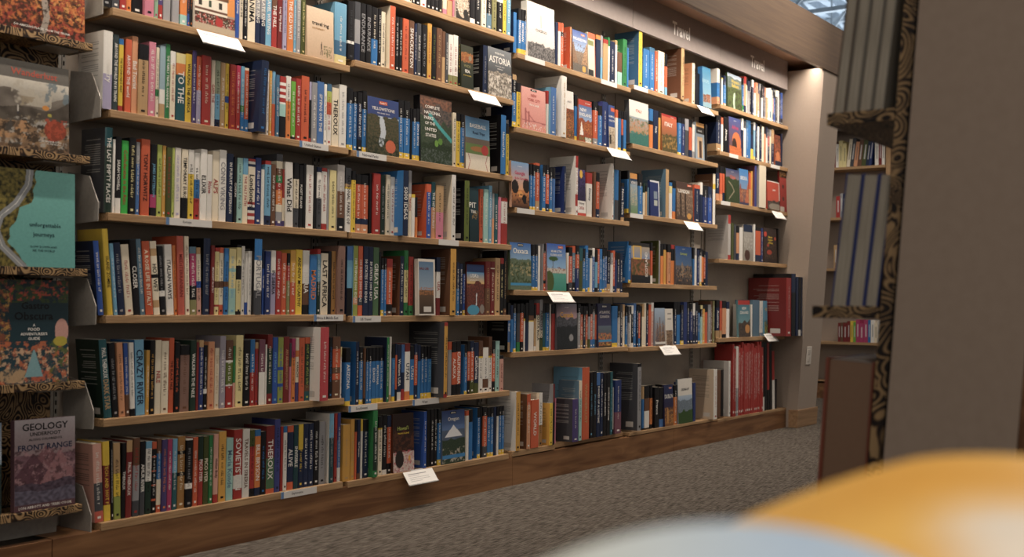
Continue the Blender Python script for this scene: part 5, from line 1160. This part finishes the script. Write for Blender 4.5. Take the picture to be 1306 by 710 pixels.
for i in range(2, 5):
    x0, x1 = i*BAYW+.016, (i+1)*BAYW+.014
    sp = empty('sign_panel', (x0, 0, 2.284), 'long white sign panel under the canopy over the %s' % BAYNAME[i+1], 'sign', 'white sign panels under the canopy')
    b = MB(); b.box(0, 0, 0, x1-x0, .018, .19); b.obj('panel', MAT['sign'], sp, bevel=.001)
    b = MB(); put_text(b, 'Travel', (x1-x0)/2+.02, .090, .074, 1, -.0012, hx('faf8f5'), hs=.74); b.obj('lettering', MAT['ink'], sp)
b = MB(); b.box(-.75, .0, 2.284, 2*BAYW+.012, .018, 2.474); struct('trim_3', b, MAT['sign'])

# slotted steel uprights on the wall
def upright(x, z0, z1, lab):
    e = empty('slotted_upright', (x, BACK, z0), lab, 'upright', 'slotted steel uprights on the wall')
    b = MB(); b.box(-.014, -.010, 0, -.004, 0, z1-z0); b.box(.004, -.010, 0, .014, 0, z1-z0); b.box(-.004, -.006, 0, .004, 0, z1-z0)
    b.obj('channel', MAT['bracket'], e)
    b = MB(); z = .02
    while z < z1-z0-.03:
        for sx in (-.0095, .0085): b.box(sx-.0022, -.0104, z, sx+.0022, -.0099, z+.014)
        z += .0254
    tag(b.obj('slots', MAT['slot'], e), kind='stuff')
UN = ['at the left end of the left bay', 'between the left and second bays', 'between the second and third bays', 'between the third and fourth bays', 'between the fourth and right-hand bays']
for s in range(5): upright(s*BAYW+(.0 if s else -.03), .19, 2.28, 'slotted steel upright %s' % UN[s])

# shelf boards: steel deck, oak edge, steel brackets
def shelf(row, x0, x1, lab):
    z = SHELF[row]; e = empty('shelf', (x0, 0, z), lab, 'shelf', 'oak-edged steel shelves')
    w = x1-x0; b = MB()
    b.box(.012, .026, -.020, w, BACK-.012, -.0006); b.obj('steel_deck', MAT['steel'], e)
    b = MB(); b.box(0, 0, -.0235, w, .028, 0); b.box(0, .028, -.0235, .014, BACK-.02, 0); b.obj('oak_edge', MAT['oak'], e, bevel=.0015)
    if row[1] == '1':
        b = MB(); b.prism([(.004, -.027), (.004, .028), (.052, .108), (BACK-.012, .125), (BACK-.012, -.034)], 0, -x0-.002+.000, -x0+.0006)
        b.obj('bracket', MAT['bracket'], e)
    else:
        b = MB(); b.prism([(.03, -.024), (BACK-.012, -.0235), (BACK-.012, -.036), (.09, -.034)], 0, -.004, -.002); b.obj('bracket', MAT['bracket'], e)
for row in sorted(SHELF):
    i = int(row[1]); x0 = (i-1)*BAYW+.027; x1 = i*BAYW+.004
    if i == 5: x1 = XR-.002 if row != 'E5' else XR-.03
    if row[0] == 'F' and i > 2:
        if row == 'F3':
            e = empty('shelf', (x0, .0, SHELF[row]), 'base shelf board of the third bay under the protruding atlases', 'shelf', 'oak-edged steel shelves')
            b = MB(); b.box(0, .0, -.024, .30, .028, 0); b.box(0, .028, -.024, x1-x0, BACK-.012, -.0006); b.obj('oak_edge', MAT['oak'], e, bevel=.0015)
        else:
            e = empty('shelf', (x0 if i == 4 else x0, .0, SHELF[row]), 'low base shelf board of the %s' % BAYNAME[i], 'shelf', 'oak-edged steel shelves')
            b = MB(); b.box(0, .0, -.016, x1-x0+.02*(i == 4), BACK-.012, -.0004); b.obj('oak_edge', MAT['oak'], e, bevel=.001)
        continue
    shelf(row, x0, x1, 'oak-edged %s of the %s' % (ROWNAME[row[0]] if row[0] != 'F' else 'bottom shelf', BAYNAME[i]))

# ================================================================ books
rnd = random.Random(7)
def bands_of(s):
    out = []; p = 0
    for tk in s.split('-'):
        code = tk.split('.')[0]; f = float('.'+tk.split('.')[1]) if '.' in tk else 1.0
        out.append((code, p, f)); p = f
    if out[-1][2] < 1: out[-1] = (out[-1][0], out[-1][1], 1.0)
    return out
def shade(c, k): return (c[0]*k, c[1]*k, c[2]*k)
def spine_book(d):
    """returns (cover, pages, lettering) as MB in local space: spine on y=0 facing -Y"""
    w, h = d['w']-.0006, d['h']; D = d['d'] or rnd.uniform(.118, .134)
    D = min(D, BACK-.012-d['y'])
    bs = bands_of(d['bands']); jit = rnd.uniform(.9, 1.06)
    t = .0018 if d['hb'] else .0007; rb = .0030 if d['hb'] else .0012
    out = [(0, D), (0, rb), (.16*w, rb*.25), (.5*w, 0), (.84*w, rb*.25), (w, rb), (w, D)]
    inn = [(t, D), (t, rb+t), (.2*w, rb*.3+t), (.5*w, t), (.8*w, rb*.3+t), (w-t, rb+t), (w-t, D)]
    mb = MB(); n = 7; sc = CC[d['side']] if d['side'] else None
    for code, f0, f1 in bs:
        z0, z1 = h*(1-f1), h*(1-f0); c = shade(CC[code], jit)
        for k in range(n-1):
            a, e = out[k], out[k+1]
            cc = (shade(sc, jit) if sc and k in (0,) else c)
            mb.face([(a[0], a[1], z0), (e[0], e[1], z0), (e[0], e[1], z1), (a[0], a[1], z1)], cc)
    top = shade(CC[bs[0][0]], jit); bot = shade(CC[bs[-1][0]], jit)
    for z, c in ((h, top), (0, bot)):
        for k in range(n-1): mb.face([(*out[k], z), (*out[k+1], z), (*inn[k+1], z), (*inn[k], z)][::1 if z else -1], c)
    inc = (.5, .48, .44)
    for k in range(n-1): mb.face([(*inn[k+1], 0), (*inn[k], 0), (*inn[k], h), (*inn[k+1], h)], inc)
    for k in (0, n-1): mb.face([(*out[k], 0), (*inn[k], 0), (*inn[k], h), (*out[k], h)], top)
    if d['side']:   # print on the back cover that shows beside its neighbour
        dark = sum(sc) > .9; ic = mix(sc, (.03, .03, .035) if dark else (.6, .6, .56), .55); zz = h*.86; r2 = random.Random(int(d['x']*9999))
        while zz > h*.42:
            a0 = D*.2; a1 = D*r2.uniform(.7, .9); mb.face([(-.0002, a1, zz), (-.0002, a0, zz), (-.0002, a0, zz+.0022), (-.0002, a1, zz+.0022)], ic); zz -= h*r2.choice((.026, .026, .06))
        mb.face([(-.0002, D*.42, h*.05), (-.0002, D*.16, h*.05), (-.0002, D*.16, h*.13), (-.0002, D*.42, h*.13)], (.55, .53, .5))
    pg = MB(); i = .003 if d['hb'] else .0010
    pg.box(t+.0001, rb+t+.0002, i, w-t-.0001, D-i, h-i)
    tx = MB(); segs = d['t'].split(';'); L = h*.80; z = h*.90
    letc = None
    for si, seg in enumerate(segs):
        if '~' not in seg: continue
        s, cc = seg.split('~'); s = s.lstrip('*'); c = CC[cc]; letc = letc or cc
        part = L/len(segs); zc = z-part*(si+.5)
        if s:
            lim = part*.96
            big = min(w*.68, .020) if len(s) < 12 else min(w*.54, .013)
            put_text(tx, s, w/2, zc, big, lim, -.0004, c, 'spine', hs=1.05)
        elif not seg.startswith('*'):
            gh = max(.002, min(w*.42, .009)); zz = z-rnd.uniform(0, .03); end = h*rnd.uniform(.2, .32)
            while zz > end:
                for q in range(rnd.randint(3, 7)):
                    gw = gh*rnd.uniform(.34, .6); k = rnd.random()
                    x0 = w/2-gh/2; x1 = x0+gh*(1 if k > .6 else .72)
                    tx.face([(x0, -.0004, zz), (x0, -.0004, zz-gw*.42), (x1, -.0004, zz-gw*.42), (x1, -.0004, zz)], c)
                    if k > .35: tx.face([(x0 if k > .7 else x1-gh*.22, -.0004, zz-gw*.42), (x0 if k > .7 else x1-gh*.22, -.0004, zz-gw), ((x0 if k > .7 else x1-gh*.22)+gh*.2, -.0004, zz-gw), ((x0 if k > .7 else x1-gh*.22)+gh*.2, -.0004, zz-gw*.42)], c)
                    zz -= gw*1.35
                    if zz < end: break
                zz -= gh*.6
            # imprint mark at the foot
            tx.face([(w*.3, -.0004, h*.045), (w*.7, -.0004, h*.045), (w*.7, -.0004, h*.075), (w*.3, -.0004, h*.075)], c)
    return mb, pg, tx
def face_book(w, h, th, layers, texts, ec, cell=.0032):
    nu, nv = max(8, int(w/cell)), max(10, int(h/cell)); asp = h/w
    ls = prep_layers(layers); mb = MB()
    base = len(mb.v)
    cols = []
    for j in range(nv+1):
        for i in range(nu+1):
            mb.v.append((w*i/nu, 0, h*j/nv)); cols.append(paint(ls, i/nu, j/nv, asp))
    for j in range(nv):
        for i in range(nu):
            q = (j*(nu+1)+i, j*(nu+1)+i+1, (j+1)*(nu+1)+i+1, (j+1)*(nu+1)+i)
            mb.f.append(q); mb.c.append([cols[k] for k in q]); mb.m.append(0)
    e = CC[ec] if ec else shade(cols[(nv//2)*(nu+1)], .9)
    mb.box(-.0006, .00005, 0, .0006, th, h, e); mb.box(0, th-.0007, 0, w, th, h, e); mb.box(.0006, .00005, 0, w, .0007, h, e)
    pg = MB(); pg.box(.0008, .0009, .0012, w-.0015, th-.0009, h-.0012)
    tx = MB()
    for q in texts:
        s, u, v, sz, c = q[:5]
        if len(q) > 5 and q[5] == 'up': put_text(tx, s, w*u, h*v, w*sz, h*.62, -.0005, C_(c), 'up'); continue
        if len(q) > 5: tx.box(w*u-w*.13, -.0003, h*v-h*sz*.75, w*u+w*.13, -.0001, h*v+h*sz*.75, C_(q[5]))
        put_text(tx, s, w*u, h*v, h*sz*.9, w*min(.92, 2*min(u, 1-u)+.06), -.0005, C_(c), 'front')
    return mb, pg, tx

def main_band(d):
    bs = bands_of(d['bands']); bs = sorted(bs, key=lambda q: -(q[2]-q[1])); return [q[0] for q in bs]
def cname(c): return NAMED[c][0]
def base_label(d):
    m = main_band(d); cols = cname(m[0])
    if len(m) > 1 and cname(m[1]) != cols: cols += ' and '+cname(m[1])
    s = ('tall ' if d['h'] > .25 else 'slim ' if d['w'] < .013 and d['h'] < .23 else '')+cols+(' hardback' if d['hb'] else ' book')
    t = d['t'].split(';')[0]
    if t.startswith('*'): s += ' lettered '+t[1:].split('~')[0]
    elif '~' in t:
        s += ' lettered in '+cname(t.split('~')[1])
    return s
def cut(a, alt):
    return a if len(a.split()) <= 16 else alt
labels = {}
cands = []
for row, L in rows.items():
    for k, d in enumerate(L):
        if d['face'] or not d['ind']: continue
        tail = ', %s, %s' % (ROWNAME[row[0]], BAYNAME[int(row[1])])
        nb = L[k-1] if k else None
        near = ''
        if nb is not None:
            near = ', right of '+('the face-out book' if nb['face'] else ('an ' if cname(main_band(nb)[0])[0] in 'aeiou' else 'a ')+cname(main_band(nb)[0])+' one')
        a = base_label(d)+near+tail
        if len(a.split()) > 16: a = base_label(d).replace(' lettered in ', ' lettered ')+near+tail
        if len(a.split()) > 16: a = base_label(d).split(' lettered')[0]+near+tail
        b2 = base_label(d).replace(' lettered in ', ' lettered ')+', %s from left' % nth(k+1)+tail
        if len(b2.split()) > 16: b2 = base_label(d).split(' lettered')[0]+', %s from left' % nth(k+1)+tail
        if len(b2.split()) > 16: b2 = cname(main_band(d)[0])+' book, %s from left' % nth(k+1)+tail
        if len(a.split()) > 16: a = b2
        cands.append((row, k, a, b2))
cnt = {}
for r_, k, a, b2 in cands: cnt[a] = cnt.get(a, 0)+1
for r_, k, a, b2 in cands: labels[(r_, k)] = a if cnt[a] == 1 else b2

rest = MB()  # includes plain black blocks that paint the shade of gaps between books
for row, L in rows.items():
    z = SHELF[row]; bay = int(row[1])
    grp = 'books on the %s of the %s' % (ROWNAME[row[0]], BAYNAME[bay])
    for k, d in enumerate(L):
        if d['face']:
            lab, layers, texts = FACE[d['face']]
            th = d['th'] or .014
            cell = .0024 if bay < 3 else .0036
            cv, pg, tx = face_book(d['w'], d['h'], th, layers, texts, d['ec'], cell)
            e = empty('book', (d['x'], d['y'], z+.0003), lab, 'book', grp); e.rotation_euler.x = math.radians(-2.2)
            e.location.z += th*math.sin(math.radians(2.2))
            cv.obj('cover', MAT['print'], e); pg.obj('page_block', MAT['pages'], e)
            if tx.f: tx.obj('lettering', MAT['ink'], e)
            continue
        cv, pg, tx = spine_book(d)
        lift = d['w']*math.sin(d['lean']) if d['lean'] > 0 else 0
        if d['ind']:
            e = empty('book', (d['x'], d['y'], z+.0003+lift), labels[(row, k)], 'book', grp); e.rotation_euler.y = d['lean']
            cv.obj('cover', MAT['print'], e); pg.obj('page_block', MAT['pages'], e)
            if tx.f: tx.obj('lettering', MAT['ink'], e)
        else:
            T = Matrix.Translation((d['x'], d['y'], z+.0003+lift)) @ Matrix.Rotation(d['lean'], 4, 'Y')
            rest.add(cv, T, 0); rest.add(pg, T, 1); rest.add(tx, T, 2)
tag(rest.obj('books', [MAT['print'], MAT['pages'], MAT['ink']]), 'the smaller, more distant or half-hidden paperbacks filling the gaps along the shelves', 'books', None, 'stuff')

# ================================================================ shelf tags and cards
def strip(row, x0, x1, text, lab, blue=True, h=.023):
    z = SHELF[row]; e = empty('shelf_label', (x0, -.0012, z-.0235), lab, 'shelf label', 'label strips on the shelf edges')
    b = MB(); b.box(0, -.0008, 0, x1-x0, .001, h, hx('dcdad6'))
    if blue: b.box(0, -.0010, 0, .011, -.0007, h, hx('5f86b8'))
    if text: put_text(b, text, (x1-x0)*.45, h*.5, h*.42, (x1-x0)*.75, -.0011, hx('55555a'))
    b.obj('strip', MAT['card'], e)
STRIPS = [('C1',.208,.366,'Europe'),('B1',.700,.825,'United States'),('B2',.955,1.10,'National Parks'),('D1',.775,.905,'Africa & Middle East'),('D2',.950,1.085,'US Travel'),('C2',1.385,1.50,''),
 ('E2',.937,1.075,'Southwest'),('E2',1.255,1.40,'West'),('F1',.650,.800,'Exploration'),('A3',1.905,2.045,''),('A3',2.485,2.62,''),('A4',2.775,2.905,''),('C3',1.865,1.985,''),('C4',2.752,2.87,''),('B5',3.795,3.905,''),('B5',4.345,4.475,''),('C5',3.70,3.81,'')]
for row, a, c, t in STRIPS:
    z_ = ROWNAME[row[0]]; pos = 'left' if (a-(int(row[1])-1)*BAYW) < .45 else 'right'
    strip(row, a, c, t, ('white shelf-edge label reading %s, %s, %s' % (t, z_, BAYNAME[int(row[1])]) if t else 'small white shelf-edge label towards the %s end, %s, %s' % (pos, z_, BAYNAME[int(row[1])])), bool(t))
CARDS = [(.296,.447,1.7215,'A1'),(1.538,1.709,1.748,'A2'),(2.534,2.70,1.637,'B3'),(3.406,3.545,1.993,'A4'),(3.273,3.43,1.323,'C4'),(4.353,4.50,1.466,'C5'),(2.079,2.244,.912,'D3'),(3.036,3.20,.634,'E4'),(4.256,4.40,.677,'E5'),(1.207,1.363,.198,'F2')]
for a, c, z, row in CARDS:
    e = empty('price_card', (a, -.003, z-.004), 'white printed card tilted out from the edge, %s, %s' % (ROWNAME[row[0]], BAYNAME[int(row[1])]), 'card', 'tilted cards clipped to shelf edges')
    W = c-a; b = MB(); b.box(0, -.001, -.058, W, .0, .0, hx('e9e7e3'))
    b.box(0, -.004, -.062, W, .0015, -.058, hx('a8a8a6'))
    rr = random.Random(int(a*1000))
    for q in range(5):
        zz = -.012-q*.008; b.box(W*.12, -.0014, zz-(.003 if q == 0 else .0016), W*(.12+rr.uniform(.35, .72)), -.001, zz, hx('8f8f90') if q == 0 else hx('b4b4b4'))
    o = b.obj('card', MAT['card'], e); e.rotation_euler.x = math.radians(-38)
    b = MB(); b.box(W*.3, .001, -.006, W*.7, .0022, .006, hx('b8b8b8')); b.obj('clip', MAT['card'], e)

# ================================================================ paisley bay at the left
PZ = [(1.601, 'top'), (1.271, 'second'), (.944, 'third'), (.620, 'fourth'), (.266, 'lowest')]
b = MB(); b.box(-.75, .120, .272, -.062, .134, 2.28)
tag(b.obj('backing_board', MAT['paisley']), 'tall dark paisley-covered backing board behind the face-out books', 'board')
for z, nm in PZ:
    e = empty('display_ledge', (-.75, 0, z), '%s paisley-covered display ledge at the left edge' % nm, 'shelf', 'paisley display ledges')
    b = MB(); b.box(0, 0, -.022, .720, .119, 0); b.obj('ledge', MAT['paisley'], e, bevel=.001)
    b = MB(); b.box(.60, .02, -.027, .69, .11, -.0225); b.obj('clip', MAT['steel'], e)
for key, x, w, h, zi in (('autumn', -.285, .237, .245, 0), ('wanderlust', -.276, .190, .244, 1), ('unforgettable', -.290, .229, .272, 2), ('gastro', -.262, .190, .288, 3), ('geology', -.210, .165, .252, 4), ('lake', -.430, .186, .250, 4)):
    lab, layers, texts = FACE[key]
    cv, pg, tx = face_book(w, h, .020, layers, texts, '', .0018)
    e = empty('book', (x, .010, PZ[zi][0]+.0013), lab, 'book', 'face-out books on the paisley ledges'); e.rotation_euler.x = math.radians(-2.5)
    cv.obj('cover', MAT['print'], e); pg.obj('page_block', MAT['pages'], e)
    if tx.f: tx.obj('lettering', MAT['ink'], e)
b = MB(); b.box(-.75, .09, .180, -.052, .100, .243); tag(b.obj('steel_panel', MAT['bracket']), 'low grey steel filler panel beneath the lowest paisley ledge', 'panel')

# light strip behind the canopy fascia: a row of small lamps
e = empty('canopy_lamp', (-.6, -.205, 2.455), 'long slim strip lamp hidden behind the wooden canopy fascia', 'lamp')
b = MB(); b.prism([(-.012, 0), (.012, 0), (.016, .018), (-.016, .018)], 0, 0, 5.18, hx('33302c')); b.obj('housing', MAT['card'], e)

# wall outlet
e = empty('wall_outlet', (4.665, rl(.525)-.001, .525), 'white power outlet on the front face of the end wall', 'outlet')
e.rotation_euler.x = math.atan(.0785)
b = MB(); b.box(0, -.006, -.06, .075, 0, .06, hx('d8d0c6')); b.obj('plate', MAT['card'], e, bevel=.003)
b = MB()
for dz in (-.024, .024): b.box(.022, -.009, dz-.015, .053, -.0062, dz+.015, hx('c8c0b6'))
b.obj('socket', MAT['card'], e)

# ================================================================ display stand on the right, seen from its end
GX = -.212
def gl(z): return -2.512-(z-.636)*.077
b = MB(); b.prism([(gl(FLOOR), FLOOR), (gl(2.0), 2.0), (gl(2.0)-.22, 2.0), (gl(FLOOR)-.20, FLOOR)], 0, 0, .03)
e = empty('display_stand', (GX, 0, 0), 'tall display stand at the right with a plain brown end panel', 'stand')
b.obj('end_panel', MAT['gondola'], e, bevel=.002)
b = MB(); b.prism([(gl(FLOOR)+.036, FLOOR), (gl(2.0)+.036, 2.0), (gl(2.0)+.014, 2.0), (gl(FLOOR)+.014, FLOOR)], 0, .031, 1.0); b.obj('back_board', MAT['paisley'], e)
b = MB(); b.prism([(gl(FLOOR)+.0138, FLOOR), (gl(2.0)+.0138, 2.0), (gl(2.0)-.05, 2.0), (gl(FLOOR)-.05, FLOOR)], 0, .033, .98); b.obj('channel', MAT['slot'], e)
b = MB(); b.prism([(gl(FLOOR)-.201, FLOOR), (gl(2.0)-.221, 2.0), (gl(2.0)-.30, 2.0), (gl(FLOOR)-.28, FLOOR)], 0, .0, .03); b.obj('end_trim', MAT['walnut'], e)
for z, nm, yf in ((1.178, 'upper', -2.395), (.857, 'middle', -2.370), (.54, 'lower', -2.36)):
    q = empty('display_ledge', (GX+.036, 0, z), '%s paisley-covered ledge of the display stand at the right' % nm, 'shelf', 'paisley ledges of the right-hand stand')
    b = MB(); b.prism([(yf, -.02), (yf, 0), (gl(z)+.0395, 0), (gl(z-.02)+.0395, -.02)], 0, 0, .9); b.obj('ledge', MAT['paisley'], q, bevel=.001)
def pile(z, y0, hs, ths, wid, cover, lab, mat='pages'):
    y = y0
    for i, (h, t) in enumerate(zip(hs, ths)):
        e = empty('book', (GX+.045, y, z+.0004), lab % ORD[i+1].capitalize(), 'book', 'books stacked face-out on the right-hand stand'); e.rotation_euler.x = math.radians(7.0)
        c = cover[i % len(cover)]
        b = MB(); b.box(0, -.0022, 0, wid, 0, h, hx(c)); b.box(0, -t, 0, wid, -t+.0022, h, hx(c)); b.box(wid-.001, -t+.0022, 0, wid, -.0022, h, hx(c)); b.obj('cover', MAT['print'], e)
        b = MB(); b.box(.002, -t+.0023, .001, wid-.001, -.0023, h-.002); b.obj('page_block', MAT['pages_shaded'], e)
        y -= t*1.0085+.0016
pile(.857, -2.400, (.222, .220, .219), (.029, .027, .023), .16, ('2a3a7c', '31428a', '2c3c80'), '%s from the aisle of three blue-covered books seen edge-on, middle right ledge')
pile(1.178, -2.402, (.29, .285, .28, .28), (.021, .021, .023, .019), .2, ('6a5a4c', '8a8478', '7c766c', '8a8478'), '%s from the aisle of four tall pale books seen edge-on, upper right ledge')
e = empty('book', (GX+.04, -2.378, .5404), 'thick brown hardback seen edge-on, lower ledge of the right-hand stand', 'book'); e.rotation_euler.x = math.radians(4)
b = MB(); b.box(0, -.006, 0, .17, 0, .232, hx('8a4630')); b.box(0, -.086, 0, .17, -.082, .232, hx('8a4630')); b.box(.165, -.082, 0, .17, -.006, .232, hx('8a4630')); b.obj('cover', MAT['print'], e, bevel=.001)
b = MB(); b.box(.004, -.0815, .002, .164, -.0065, .229, hx('8e6c52')); b.obj('page_block', MAT['print'], e)
b = MB(); b.prism([(-.0815, .2295), (-.065, .234), (-.025, .234), (-.0065, .2295)], 0, .004, .164, hx('8c8078')); b.obj('spine_cap', MAT['print'], e)

# ================================================================ table and blurred books right before the camera
RH = Vector((.5047, -.8633, 0)); FH = Vector((.8633, .5047, 0)); C0 = Vector((-1.82342, -3.12518, 0))
def basis(z=0): 
    m_ = Matrix((RH, FH, Vector((0, 0, 1)))).transposed().to_4x4(); m_.translation = C0+Vector((0, 0, z)); return m_
TT = .700
t = empty('table', (C0.x, C0.y, FLOOR), 'display table directly before the camera, under the blurred books', 'table')
t.matrix_world = basis(FLOOR)
b = MB(); b.box(-.35, -.45, TT-FLOOR-.03, .75, .50, TT-FLOOR); b.obj('table_top', MAT['walnut'], t, bevel=.003)
for sx in (-.31, .68):
    for sy in (-.41, .43):
        b = MB(); b.box(sx-.02, sy-.02, 0, sx+.02, sy+.02, TT-FLOOR-.031); b.obj('leg', MAT['walnut'], t)
def dome(name, label, a0, a1, b0, b1, prof, colf, stack):
    e = empty(name, (0, 0, 0), label, 'book'); e.matrix_world = basis(TT)
    N_ = 28; K = 8; mb = MB(); P = []
    for i in range(N_+1):
        u = i/N_; a = a0+(a1-a0)*u
        for k in range(K+1):
            v = k/K; bb = b0+(b1-b0)*v; z = prof(u, v)
            P.append((a, bb, z))
    def idx(i, k): return i*(K+1)+k
    for i in range(N_):
        for k in range(K):
            q = (idx(i, k), idx(i+1, k), idx(i+1, k+1), idx(i, k+1))
            cs = []
            for j in (( i, k), (i+1, k), (i+1, k+1), (i, k+1)): cs.append(colf(j[0]/N_, j[1]/K))
            mb.face([P[j] for j in q], cs)
            mb.face([tuple(Vector(P[j])-Vector((0, 0, .0012))) for j in reversed(q)], cs[0])
    mb.obj('cover', MAT['print'], e)
    pg = MB()
    for i in range(N_):
        q = [P[idx(i, 0)], P[idx(i+1, 0)], P[idx(i+1, K)], P[idx(i, K)]]
        q = [tuple(Vector(p)-Vector((0, 0, .002))) for p in q]; lo = [(p[0], p[1], .0005) for p in q]
        if min(p[2] for p in q) < .003: continue
        pg.face(q); pg.face([lo[0], lo[1], q[1], q[0]]); pg.face([lo[2], lo[3], q[3], q[2]])
        pg.face(lo[::-1])
    j = [P[idx(0, 0)], P[idx(0, K)]]; pg.face([(j[0][0], j[0][1], .0005), (j[0][0], j[0][1], j[0][2]-.002), (j[1][0], j[1][1], j[1][2]-.002), (j[1][0], j[1][1], .0005)])
    j = [P[idx(N_, 0)], P[idx(N_, K)]]; pg.face([(j[0][0], j[0][1], .0005), (j[1][0], j[1][1], .0005), (j[1][0], j[1][1], j[1][2]-.002), (j[0][0], j[0][1], j[0][2]-.002)])
    pg.obj('page_block', MAT['pages'], e)
def ycol(u, v):
    c = mix(hx('e0a02c'), hx('eeb84c'), .5+.8*noise.noise((u*4, v*3, 1)))
    if u > .34 and v < .66: c = mix(c, hx('e4dccf'), min(.85, (u-.34)*8)*min(1, (.66-v)*8))
    return c
def bcol(u, v): return mix(hx('d8d8c8'), hx('a9c0d8'), min(1, max(0, (u-.15)*2.2))) if u < .93 else hx('26324a')
dome('yellow_book', 'blurred amber-yellow book with a curled cover at the lower right', -.012, .27, .372, .500, lambda u, v: .036+(.058*math.sin(min(1, u*1.5+.10)*math.pi*.5)-.030*max(0, u-.4))*v**.6, ycol, 0)
dome('pale_book', 'blurred pale blue and cream book nearest the camera', -.092, .112, .235, .366, lambda u, v: .020+.064*math.sin((u*.90+.05)*math.pi)**.55*v**.7, bcol, 0)

# ================================================================ far unit seen past the end wall
FX = 6.788
b = MB(); b.box(FX+.2, -.6, FLOOR, FX+.3, 2.6, 2.48); struct('wall_far', b, MAT['paint'])
b = MB(); b.box(FX-.28, -.6, 2.50, FX+.3, 2.6, 2.82); struct('trim_4', b, MAT['fascia'])
b = MB(); b.box(FX-.02, -.6, 2.37, FX+.0, 2.6, 2.50); struct('trim_5', b, MAT['sign'])
b = MB(); b.box(FX, -.6, FLOOR, FX+.03, 2.6, .20); struct('baseboard_far', b, MAT['walnut'])
b = MB(); b.box(FX+.0, .105, .2, FX+.2, .145, 2.36); tag(b.obj('divider_panel', MAT['oak']), 'pale upright divider board at the right of the far bookcase', 'panel')
b = MB(); b.box(FX+.15, -.5, .2, FX+.19, .1, 2.36); tag(b.obj('white_panel', MAT['sign']), 'pale panel beyond the far bookcase divider', 'panel')
FSH = [(2.055, 'top', .24), (1.62, 'upper', .2), (1.18, 'middle', .22), (.775, 'lower', .2), (.545, 'low', .19), (.205, 'bottom', .2)]
farpal = {2.055: 'Y Y W E o4 S h n n2 w R w', 1.62: 'c Y w y n e r', 1.18: 'w b k s t', .545: 'w2 w2 W w b P P P l3 y R R S R', .205: 'w W w2 e2 w w2 n2 o3 e k w w2 w W w'}
fr = random.Random(3)
for z, nm, hh in FSH:
    if z == .775: continue
    e = empty('shelf', (FX, .15, z), '%s shelf of the far bookcase beyond the end wall' % nm, 'shelf', 'shelves of the far bookcase')
    b = MB(); b.box(0, 0, -.022, .195, 2.4, 0); b.obj('shelf_board', MAT['oak'], e)
    y = .16; cs = farpal[z].split(); fb = MB()
    cs = cs[::-1] if z > 2 else cs
    k = 0; tilted = False
    while y < 1.35:
        if z > 2 and .22 < y < .48 and not tilted: tilted = True; y += .034
        t_ = fr.uniform(.022, .04); h = hh*fr.uniform(.85, 1.05); c = CC[cs[k % len(cs)]]
        lean = -.12 if z > 2 and .22 < y < .48 else 0
        T = Matrix.Translation((FX+.01, y, z+.0004)) @ Matrix.Rotation(lean*-1, 4, 'X')
        bk = MB(); bk.box(0, 0, 0, .15, t_-.001, h, c); bk.box(-.0006, t_*.3, h*.25, -.0001, t_*.6, h*.8, mix(c, (.8, .8, .8) if sum(c) < 1 else (.1, .1, .1), .6))
        if k < 14:
            q = empty('book', (FX+.01, y, z+.0006), '%s book, %s from the divider, %s shelf of the far bookcase' % (cname(cs[k % len(cs)]), nth(k+1), nm), 'book', 'books in the far bookcase'); q.rotation_euler.x = -lean*-1*-1
            c1 = MB(); c1.box(0, 0, 0, .15, t_-.001, h, c); c1.box(-.0006, t_*.3, h*.25, -.0001, t_*.6, h*.8, mix(c, (.8, .8, .8) if sum(c) < 1 else (.1, .1, .1), .6)); c1.obj('cover', MAT['print'], q)
        y += t_+.0005; k += 1

# ================================================================ open roof far above: corrugated deck, joists, hangers
RZ = 6.4
b = MB(); n_ = 0; y = -14
poly = []
while y < 30:
    poly += [(y, RZ), (y+.17, RZ), (y+.20, RZ+.16), (y+.37, RZ+.16)]; y += .40
bb = MB()
for p, q in zip(poly, poly[1:]): bb.face([(-8, p[0], p[1]), (-8, q[0], q[1]), (48, q[0], q[1]), (48, p[0], p[1])])
struct('ceiling', bb, MAT['roof'])
b = MB(); b.box(48, -14, FLOOR, 48.2, 30, RZ+.3); struct('wall_east', b, MAT['roof'])
jn = 0
for x in [11+1.55*i for i in range(23)]:
    jn += 1; e = empty('roof_joist', (x, 0, RZ-.8), '%s open-web steel roof joist counted from the canopy end' % nth(jn), 'joist', 'open-web steel roof joists')
    b = MB(); b.box(-.05, -2, 0, .05, 22, .07); b.box(-.05, -2, .70, .05, 22, .78); b.obj('chord', MAT['truss'], e)
    b = MB(); y = -2
    while y < 21.4:
        for (ya, za, yb, zb) in ((y, .06, y+.55, .71), (y+.55, .71, y+1.1, .06)):
            b.prism([(ya-.035, za), (ya+.035, za), (yb+.035, zb), (yb-.035, zb)], 0, -.02, .02)
        y += 1.1
    b.obj('web', MAT['truss'], e)
for k, y in enumerate((2.5, 5.0, 8.0, 11.0)):
    b = MB(); b.box(10, y-.09, RZ-1.05, 46, y+.09, RZ-.82); tag(b.obj('roof_girder', MAT['roof']), '%s pale steel girder from the canopy side, beneath the roof joists' % nth(k+1), 'girder', 'pale roof girders')
for k in range(16):
    x = 12+fr.random()*16; y = 2.2+(x-12)*.42+fr.uniform(-1.2, 1.6)
    b = MB(); b.box(x-.012, y-.012, RZ-3.2, x+.012, y+.012, RZ+.165); tag(b.obj('hanger_rod', MAT['truss']), 'thin steel hanger rod hanging from the roof deck', 'rod', 'thin hanger rods under the roof')
